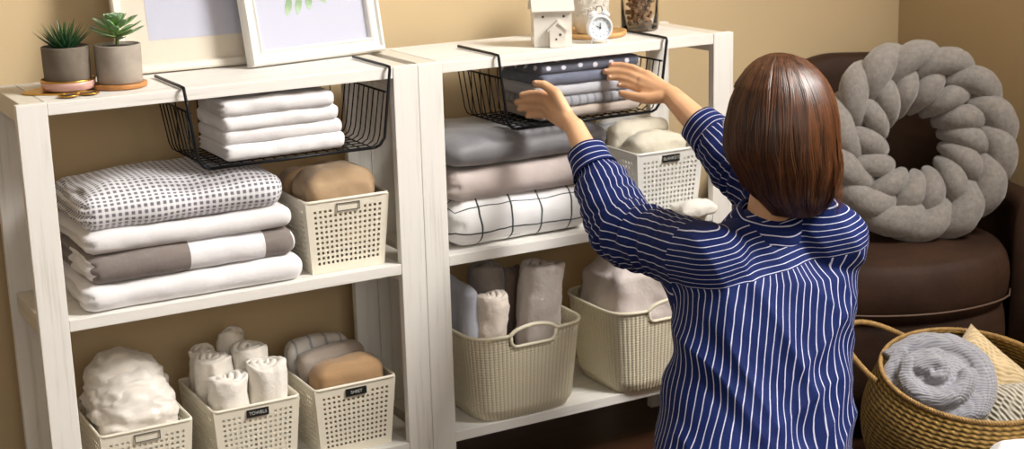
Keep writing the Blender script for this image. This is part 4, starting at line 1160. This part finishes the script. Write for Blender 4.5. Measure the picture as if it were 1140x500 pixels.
    for q in (-1, 1):
        bm = bmesh.new(); add_ball(bm, L(H+fd*.088+hu*.004+hr*q*.031), .0125, 3); e = bm_obj('eye', bm, M_eye, root, True)
        bm = bmesh.new(); add_ball(bm, L(H+fd*.0962+hu*.004+hr*q*.031), .0055, 2); bm_obj('iris', bm, M_iris, e, True)
    # trousers
    bm = bmesh.new()
    add_capsule(bm, L(pel-UP*.06-s*.04), .125, L(pel-UP*.06+s*.04), .125)
    for hp, kn, an, toe in legs:
        add_capsule(bm, L(hp), .095, L(kn), .066); add_capsule(bm, L(kn), .066, L(an), .046)
    tr = bm_obj('trousers', bm, fabric('dark_denim', '#23262f', wr=20), root, True)
    bake(tr, [('REMESH', dict(mode='VOXEL', voxel_size=.008)), ('SMOOTH', dict(factor=.5, iterations=3))])
    for v in tr.data.vertices: v.co += v.co.normalized()*fbm(v.co, 9, 2)*.008; v.co.z = max(v.co.z, .003)
    tr.data.polygons.foreach_set('use_smooth', [True]*len(tr.data.polygons))

    # ---- shirt
    def stripe_mat():
        m, nt, b = new_mat('navy_striped_cotton'); x, y = uvsep(nt)
        w = noise_tex(nt, coords(nt), 16, 2); x = math_node(nt, 'ADD', x, math_node(nt, 'MULTIPLY', math_node(nt, 'SUBTRACT', w, .5), .004))
        ln = line_mask(nt, x, .0150, .0018, soft=.35)
        nt.links.new(mixc(nt, ln, srgb('#0d1f57'), srgb('#cfd0e2')), b.inputs['Base Color'])
        b.inputs['Roughness'].default_value = .75; b.inputs['Specular IOR Level'].default_value = .2
        bump(nt, b, math_node(nt, 'ADD', noise_tex(nt, coords(nt), 40, 3), math_node(nt, 'MULTIPLY', noise_tex(nt, coords(nt), 500, 2), .08)), .3, .004); return m
    M_st = stripe_mat()
    bm = bmesh.new(); seg = 40; rings = []
    for c, a, b_ in sec:
        ring = []
        for k in range(seg):
            th = 2*PI*k/seg; cx, cy = math.cos(th), math.sin(th); e = .85
            ring.append(bm.verts.new(L(c+s*(math.copysign(abs(cx)**e, cx)*a)+f*(math.copysign(abs(cy)**e, cy)*b_))))
        rings.append(ring)
    for A, B in zip(rings, rings[1:]):
        for k in range(seg): bm.faces.new((A[k], A[(k+1) % seg], B[(k+1) % seg], B[k]))
    bm.faces.new(rings[0]); bm.faces.new(rings[-1][::-1])
    Lc, Rc = Lw.lerp(Le, .29), Rw.lerp(Re, .42)
    for S, E, Cf, e1, e2 in ((Ls, Le, Lc, .064, .046), (Rs, Re, Rc, .064, .050)):
        add_capsule(bm, L(S-(E-S)*.05), .070, L(E), e1); add_capsule(bm, L(E), e1, L(E.lerp(Cf, .55)), e1*.93); add_capsule(bm, L(E.lerp(Cf, .5)), e1*.93, L(E.lerp(Cf, .88)), e2*.84)
    # cloth hanging under the raised upper arms
    add_capsule(bm, L(Ls+(Le-Ls)*.25-UP*.035), .055, L(chest-s*.10-UP*.09), .07); add_capsule(bm, L(Rs+(Re-Rs)*.25-UP*.035), .05, L(chest+s*.10-UP*.09), .07)
    add_capsule(bm, L(nb-UP*.030-s*.02), .072, L(nb-UP*.030+s*.02), .072); add_capsule(bm, L(nb-UP*.085-f*.015-s*.05), .085, L(nb-UP*.085-f*.015+s*.05), .085); add_capsule(bm, L(Ls-UP*.01), .068, L(nb-s*.03-UP*.035), .060); add_capsule(bm, L(Rs-UP*.01), .068, L(nb+s*.03-UP*.035), .060)
    sh = bm_obj('shirt_tmp', bm, M_st, root, True)
    bake(sh, [('REMESH', dict(mode='VOXEL', voxel_size=.0055)), ('SMOOTH', dict(factor=.6, iterations=14))])
    me = sh.data
    sh_l, el_l, wr_l = L(Ls), L(Le), L(Lc); sh_r, el_r, wr_r = L(Rs), L(Re), L(Rc)
    def seg_info(p, a, b):
        d = b-a; t = (p-a).dot(d)/d.length_squared; return t, (p-(a+d*max(0, min(1, t)))).length
    bm = bmesh.new(); bm.from_mesh(me); bm.normal_update()
    co = {}
    for v in bm.verts:
        p = v.co; n = v.normal
        tl, dl = seg_info(p, sh_l, el_l); t2, d2 = seg_info(p, el_l, wr_l); tr_, dr = seg_info(p, sh_r, el_r); t3, d3 = seg_info(p, el_r, wr_r)
        disp = 0
        arm = min((dl, 'L', tl, sh_l, el_l), (d2, 'l', t2, el_l, wr_l), (dr, 'R', tr_, sh_r, el_r), (d3, 'r', t3, el_r, wr_r), key=lambda q: q[0])
        on_arm = smoothstep(.10, .07, arm[0])*(1 if arm[1] in 'lr' else smoothstep(.0, .35, arm[2]))
        if on_arm > 0:
            ax_ = (arm[4]-arm[3]).normalized(); al = (p-arm[3]).dot(ax_); perp = p-arm[3]-ax_*al
            q = noise.noise(V((al*30, perp.x*9, perp.z*9+3)))+.6*noise.noise(V((al*52+4, perp.x*14, perp.z*14)))
            near = math.exp(-((p-(el_l if arm[1] in 'Ll' else el_r)).length/.11)**2)
            disp += on_arm*(1-abs(q)*2)*(.0035+.0085*near)
        tw = 1-on_arm
        x_, z_ = p.dot(s), p.z
        # long soft folds: from the shoulders down and across
        q1 = noise.noise(V((x_*13+z_*7, p.dot(f)*6, z_*3.0)))
        q2 = noise.noise(V((x_*9-z_*10+5, p.dot(f)*5, z_*4.0)))
        q3 = noise.noise(V((x_*22+z_*4+9, p.dot(f)*8, z_*7)))
        low = smoothstep(.78, .45, z_)
        disp += tw*((.5-abs(q1)*1.6)*(.005+.009*low)+(.4-abs(q2)*1.6)*(.004+.006*low)+(.3-abs(q3))*.0025)
        co[v] = p+n*disp
    for v, c in co.items(): v.co = c
    P1, P2 = L(at(745, 326, 2.86)), L(at(958, 274, 2.90)); ny = f.cross(P2-P1).normalized(); ny = ny if ny.z > 0 else -ny
    def cut(o, n_): bmesh.ops.bisect_plane(bm, geom=bm.verts[:]+bm.edges[:]+bm.faces[:], plane_co=o, plane_no=n_, dist=1e-5)
    dL, dR = (el_l-sh_l).normalized(), (el_r-sh_r).normalized()
    oL, oR = sh_l+dL*.045, sh_r+dR*.045
    cut(P1, ny); cut(oL, dL); cut(oR, dR)
    def region(c):
        if (c-oL).dot(dL) > 0 and min(seg_info(c, sh_l, el_l)[1], seg_info(c, el_l, wr_l)[1]) < .105: return 'sl'
        if (c-oR).dot(dR) > 0 and min(seg_info(c, sh_r, el_r)[1], seg_info(c, el_r, wr_r)[1]) < .105: return 'sr'
        return 'y' if (c-P1).dot(ny) > 0 else 'b'
    cen = L(sec[4][0])
    # arc length table for the torso ellipse
    tab = [0]; ea, eb = .178, .120
    for k in range(720):
        a0, a1 = 2*PI*k/720, 2*PI*(k+1)/720
        tab.append(tab[-1]+math.hypot(ea*(math.cos(a1)-math.cos(a0)), eb*(math.sin(a1)-math.sin(a0))))
    def arc(th): x = (th % (2*PI))/(2*PI)*720; i = int(x) % 720; return tab[i]+(tab[i+1]-tab[i])*(x-int(x))
    def ucoord(r, c, ref=None):
        if r == 'y': return (c-P1).dot(ny)*1.55+.0036
        if r == 'b':
            tz = max(0, min(1, (L(sec[2][0]).z-c.z)/(L(sec[2][0]).z-L(sec[-1][0]).z)))
            m0 = L(sec[2][0]).lerp(L(sec[-1][0]), tz)
            d = c-m0; th = math.atan2(d.dot(f)/eb, d.dot(s)/ea)
            per = tab[-1]; u = (arc(th)-per/4) % per                 # seam at the front
            if ref is not None and abs(u-ref) > per/2: u += per if u < ref else -per
            return u
        A, B, C, sg = (sh_l, el_l, wr_l, -1) if r == 'sl' else (sh_r, el_r, wr_r, 1)
        t1, d1 = seg_info(c, A, B); t2, d2 = seg_info(c, B, C)
        d_up = (B-A).normalized(); d_fo = (C-B).normalized(); w_ = smoothstep(-.03, .03, (c-B).dot((d_up+d_fo).normalized()))
        axv = d_up.lerp(d_fo, w_).normalized(); o = A if w_ < .5 else B
        hinge = d_up.cross(d_fo).normalized(); ref2 = hinge.cross(axv)
        o1 = A+d_up*(c-A).dot(d_up); o2 = B+d_fo*(c-B).dot(d_fo); d = c-(o1.lerp(o2, w_))
        u = math.atan2(d.dot(ref2), d.dot(hinge))*.062
        if ref is not None and abs(u-ref) > .062*PI: u += .062*2*PI if u < ref else -.062*2*PI
        return u
    groups = {'b': [], 'y': [], 'sl': [], 'sr': []}
    for fc in bm.faces: groups[region(fc.calc_center_median())].append(fc)
    def piece(name, key, parent):
        fs = groups[key]; idx = {}; vs = []; faces = []; uvs = []
        for fc in fs:
            ref = ucoord(key, fc.calc_center_median()); row = []
            for v in fc.verts:
                if v not in idx: idx[v] = len(vs); vs.append(v.co.copy())
                row.append(idx[v]); uvs.append((ucoord(key, v.co, ref), v.co.z))
            faces.append(row)
        me2 = bpy.data.meshes.new(name); me2.from_pydata([tuple(v) for v in vs], [], faces); ul = me2.uv_layers.new(name='UVMap')
        for l_, c in zip(ul.data, uvs): l_.uv = c
        nrm = [None]*len(vs)
        for v, i in idx.items(): nrm[i] = v.normal.copy()
        o = link(name, me2, M_st, parent, True); me2.update()
        me2.normals_split_custom_set_from_vertices([tuple(n_) for n_ in nrm]); return o
    bm.normal_update()
    shirt = piece('shirt', 'b', root); shirt['label'] = 'navy shirt with thin white stripes'
    piece('yoke', 'y', shirt); piece('sleeve', 'sl', shirt); piece('sleeve', 'sr', shirt)
    bm.free(); bpy.data.objects.remove(sh)
    def strip(name, rows, parent, thick=.0028):
        """closed band: rows = [(list of points, u)] ; stripes run along the band"""
        verts, faces, uvs = [], [], []; n = len(rows[0][0])
        for pts, u in rows: verts += pts
        for j in range(len(rows)-1):
            for k in range(n):
                faces.append((j*n+k, j*n+(k+1) % n, (j+1)*n+(k+1) % n, (j+1)*n+k)); uvs += [(rows[j][1], 0)]*2+[(rows[j+1][1], 0)]*2
        me2 = bpy.data.meshes.new(name); me2.from_pydata([tuple(v) for v in verts], [], faces); ul = me2.uv_layers.new(name='UVMap')
        for l_, c in zip(ul.data, uvs): l_.uv = c
        o = link(name, me2, M_st, parent, True); bake(o, [('SOLIDIFY', dict(thickness=thick, offset=0))]); return o
    for Cf, E, Wp, r0, r1, sd in ((Lc, Le, Lw, .0470, .0400, 1), (Rc, Re, Rw, .0510, .0440, 2)):
        d = (Wp-E).normalized(); a, b_ = frame_axes(d); rows = []
        for j in range(9):
            q = j/8; c = L(Cf+d*(-.042+.058*q)); r = r0+(r1-r0)*q+(.002 if q < .05 else 0)
            rows.append(([c+(a*math.cos(2*PI*k/48)+b_*math.sin(2*PI*k/48))*(r+.0035*noise.noise(V((math.cos(2*PI*k/48)*1.5, math.sin(2*PI*k/48)*1.5, sd*3+q)))) for k in range(48)], .058*q))
        strip('cuff', rows, shirt)
    # collar: stand then fall, tilted with the neck
    nd = (H-hu*.07-nb).normalized(); nc = nb+nd*.0
    cs = s.copy(); cfv = nd.cross(cs).normalized()*-1 if nd.cross(cs).dot(f) < 0 else nd.cross(cs).normalized()
    rows = []
    for (h, a, b_, u) in ((-.005, .064, .058, .0), (.018, .060, .055, .012), (.034, .059, .054, .028), (.036, .064, .059, .034), (.026, .071, .067, .045), (.008, .083, .078, .062), (-.014, .096, .088, .085)):
        ring = []
        for k in range(64):
            th = 2*PI*k/64; c = nc+nd*(h+.004*noise.noise(V((math.cos(th)*2, math.sin(th)*2, h*30))))
            ring.append(L(c+cs*math.cos(th)*a+cfv*math.sin(th)*b_))
        rows.append((ring, u))
    strip('collar', rows, shirt)

    # ---- hair
    def hair_mat():
        m, nt, b = new_mat('auburn_brown_hair'); x, y = uvsep(nt)
        n = noise_tex(nt, coords(nt, 'Object', (55, 55, 3)), 1.5, 3)
        f_ = math_node(nt, 'ADD', math_node(nt, 'MULTIPLY', n, .55), math_node(nt, 'MULTIPLY', x, .45))
        nt.links.new(ramp(nt, f_, [(.25, srgb('#28150b')), (.5, srgb('#432512')), (.8, srgb('#6a4124'))]), b.inputs['Base Color'])
        b.inputs['Roughness'].default_value = .36; b.inputs['Specular IOR Level'].default_value = .5; return m
    cr, cf_ = _r, V((_f.x, _f.y, 0)).normalized()      # only used to give the bob its sideways flick
    side = V((.88, -.48, 0))
    prof = [(.134, .002), (.131, .022), (.122, .045), (.106, .066), (.082, .086), (.050, .101), (.012, .110), (-.030, .1125), (-.070, .109), (-.105, .097), (-.135, .083), (-.160, .068), (-.178, .056)]
    def pr_(z):
        for (z0, r0), (z1, r1) in zip(prof, prof[1:]):
            if z <= z0 and z >= z1: return r0+(r1-r0)*(z0-z)/(z0-z1)
        return prof[-1][1] if z < prof[-1][0] else prof[0][1]
    def hp(al, z, off=0):
        """hair surface point; al = 0 straight back of the head"""
        r = pr_(z)+off; dx = .004+.012*smoothstep(-.02, -.11, z)+.022*smoothstep(-.10, -.18, z)
        d = -fd*math.cos(al)+hr*math.sin(al); d = V((d.x, d.y, 0)).normalized()
        r *= 1-.10*smoothstep(.6, 1.5, -al)*smoothstep(-.03, -.10, z)
        return H+V((0, 0, z))+d*r*(1-.17*smoothstep(1.75, 2.5, abs(al)))+side*dx
    verts, faces, uvs = [], [], []
    AM, AL = 2.12, 1.84
    def tubes(path, r, shade):
        n = len(path); b0 = len(verts)
        for i, p in enumerate(path):
            t_ = (path[min(i+1, n-1)]-path[max(i-1, 0)]).normalized(); o = (p-H); o.z *= .3; o.normalize(); w_ = t_.cross(o).normalized(); k = r*(1-.75*(i/(n-1))**3)
            verts.extend([L(p+w_*k), L(p+o*k*.8), L(p-w_*k)])
        for i in range(n-1):
            for k in range(2):
                faces.append((b0+3*i+k, b0+3*i+k+1, b0+3*i+k+4, b0+3*i+k+3)); uvs.extend([(shade, i/n)]*4)
    R_ = random.Random(77)
    # base shell
    na, nz = 64, 26
    for j in range(nz+1):
        z = .134-(.134+.168)*j/nz
        for i in range(na+1):
            a = -AL+(AL+AM)*i/na; verts.append(L(hp(a, z, -.007)))
    for j in range(nz):
        for i in range(na): q = j*(na+1)+i; faces.append((q, q+1, q+na+2, q+na+1)); uvs.extend([(.2, 0)]*4)
    b0 = len(verts)
    for j in range(10):
        z = .134-.072*j/9
        for i in range(na): verts.append(L(hp(-PI+2*PI*i/na, z, -.006)))
    for j in range(9):
        for i in range(na): faces.append((b0+j*na+i, b0+j*na+(i+1) % na, b0+(j+1)*na+(i+1) % na, b0+(j+1)*na+i)); uvs.extend([(.2, 0)]*4)
    # inner faces so the underside of the bob is closed
    b0 = len(verts)
    for j in range(8):
        z = -.168+.10*j/7
        for i in range(na+1): verts.append(L(hp(-AL+(AL+AM)*i/na, z, -.030)))
    for j in range(7):
        for i in range(na): q = b0+j*(na+1)+i; faces.append((q, q+1, q+na+2, q+na+1)); uvs.extend([(.1, 0)]*4)
    for k in range(3600):
        al = R_.uniform(-PI, PI); front = al > AM+.12 or al < -AL-.10
        zend = (.068+.02*R_.random()) if front else -.130-.018*math.cos(al)-.020*R_.random()**2+.012*math.sin(al*9)*R_.random()
        if not front and abs(al) > 1.6: zend += .02*smoothstep(1.6, 2.1, abs(al))
        n = 20 if not front else 8; cl = noise.noise(V((al*7, 0, 5))); off = -.004+.0075*R_.random()+.0025*cl; drift = .16*noise.noise(V((al*3, 1, 2)))+.05*R_.gauss(0, 1)
        st = .10*R_.random()**1.5
        path = []
        for i in range(n+1):
            q = st+(1-st)*i/n; e = q**.85
            # move evenly along the arc: quick angle/height remap
            z = .1335+(zend-.1335)*(e**1.25)
            a = al+drift*smoothstep(.3, 1, q)+.02*math.sin(q*9+al*20)
            cln = .006*noise.noise(V((a*10, z*6, 1)))*smoothstep(.2, 1, q)
            path.append(hp(a, z, off+cln-(.010*smoothstep(.9, 1, q))))
        tubes(path, .0013+.0010*R_.random(), R_.random())
    # a few loose flyaway strands and the flick at the right
    for k in range(60):
        al = R_.uniform(.1, 1.3); path = []
        for i in range(17):
            q = i/16; z = .06-.235*q; path.append(hp(al+.1*q, z, .001+.014*q*q*R_.random()+.002)+side*.018*q**4)
        tubes(path, .0007, .9)
    me2 = bpy.data.meshes.new('hair'); me2.from_pydata([tuple(v) for v in verts], [], faces); ul = me2.uv_layers.new(name='UVMap')
    for l_, c in zip(ul.data, uvs): l_.uv = c
    link('hair', me2, hair_mat(), root, True)
    # fingernails on the left thumb and right fingertips
    M_nail = plain('pale_pink_nail', '#dfae95', .25, var=0)
    for pp in ((596.5, 91.5, 3.282), (674, 78, 3.405), (681, 70.5, 3.403), (679, 85.5, 3.402), (690, 94, 3.389)):
        bm = bmesh.new(); add_ball(bm, L(at(*pp)), .0045, 2, (1.1, .8, .8)); bm_obj('fingernail', bm, M_nail, root, True)
    #for n_, a_, b2 in (('upper arm L', Ls, Le), ('forearm L', Le, Lw), ('upper arm R', Rs, Re), ('forearm R', Re, Rw), ('shoulders', Ls, Rs)): print(n_, round((a_-b2).length, 3))
    #print('pelvis', pel, 'knee', knL, 'H', H)
person()


# ------------------------------------------------------------------ render look
SC.view_settings.view_transform = 'Standard'; SC.view_settings.look = 'None'
SC.view_settings.exposure = 0.2; SC.view_settings.gamma = 1; SC.view_settings.use_curve_mapping = False
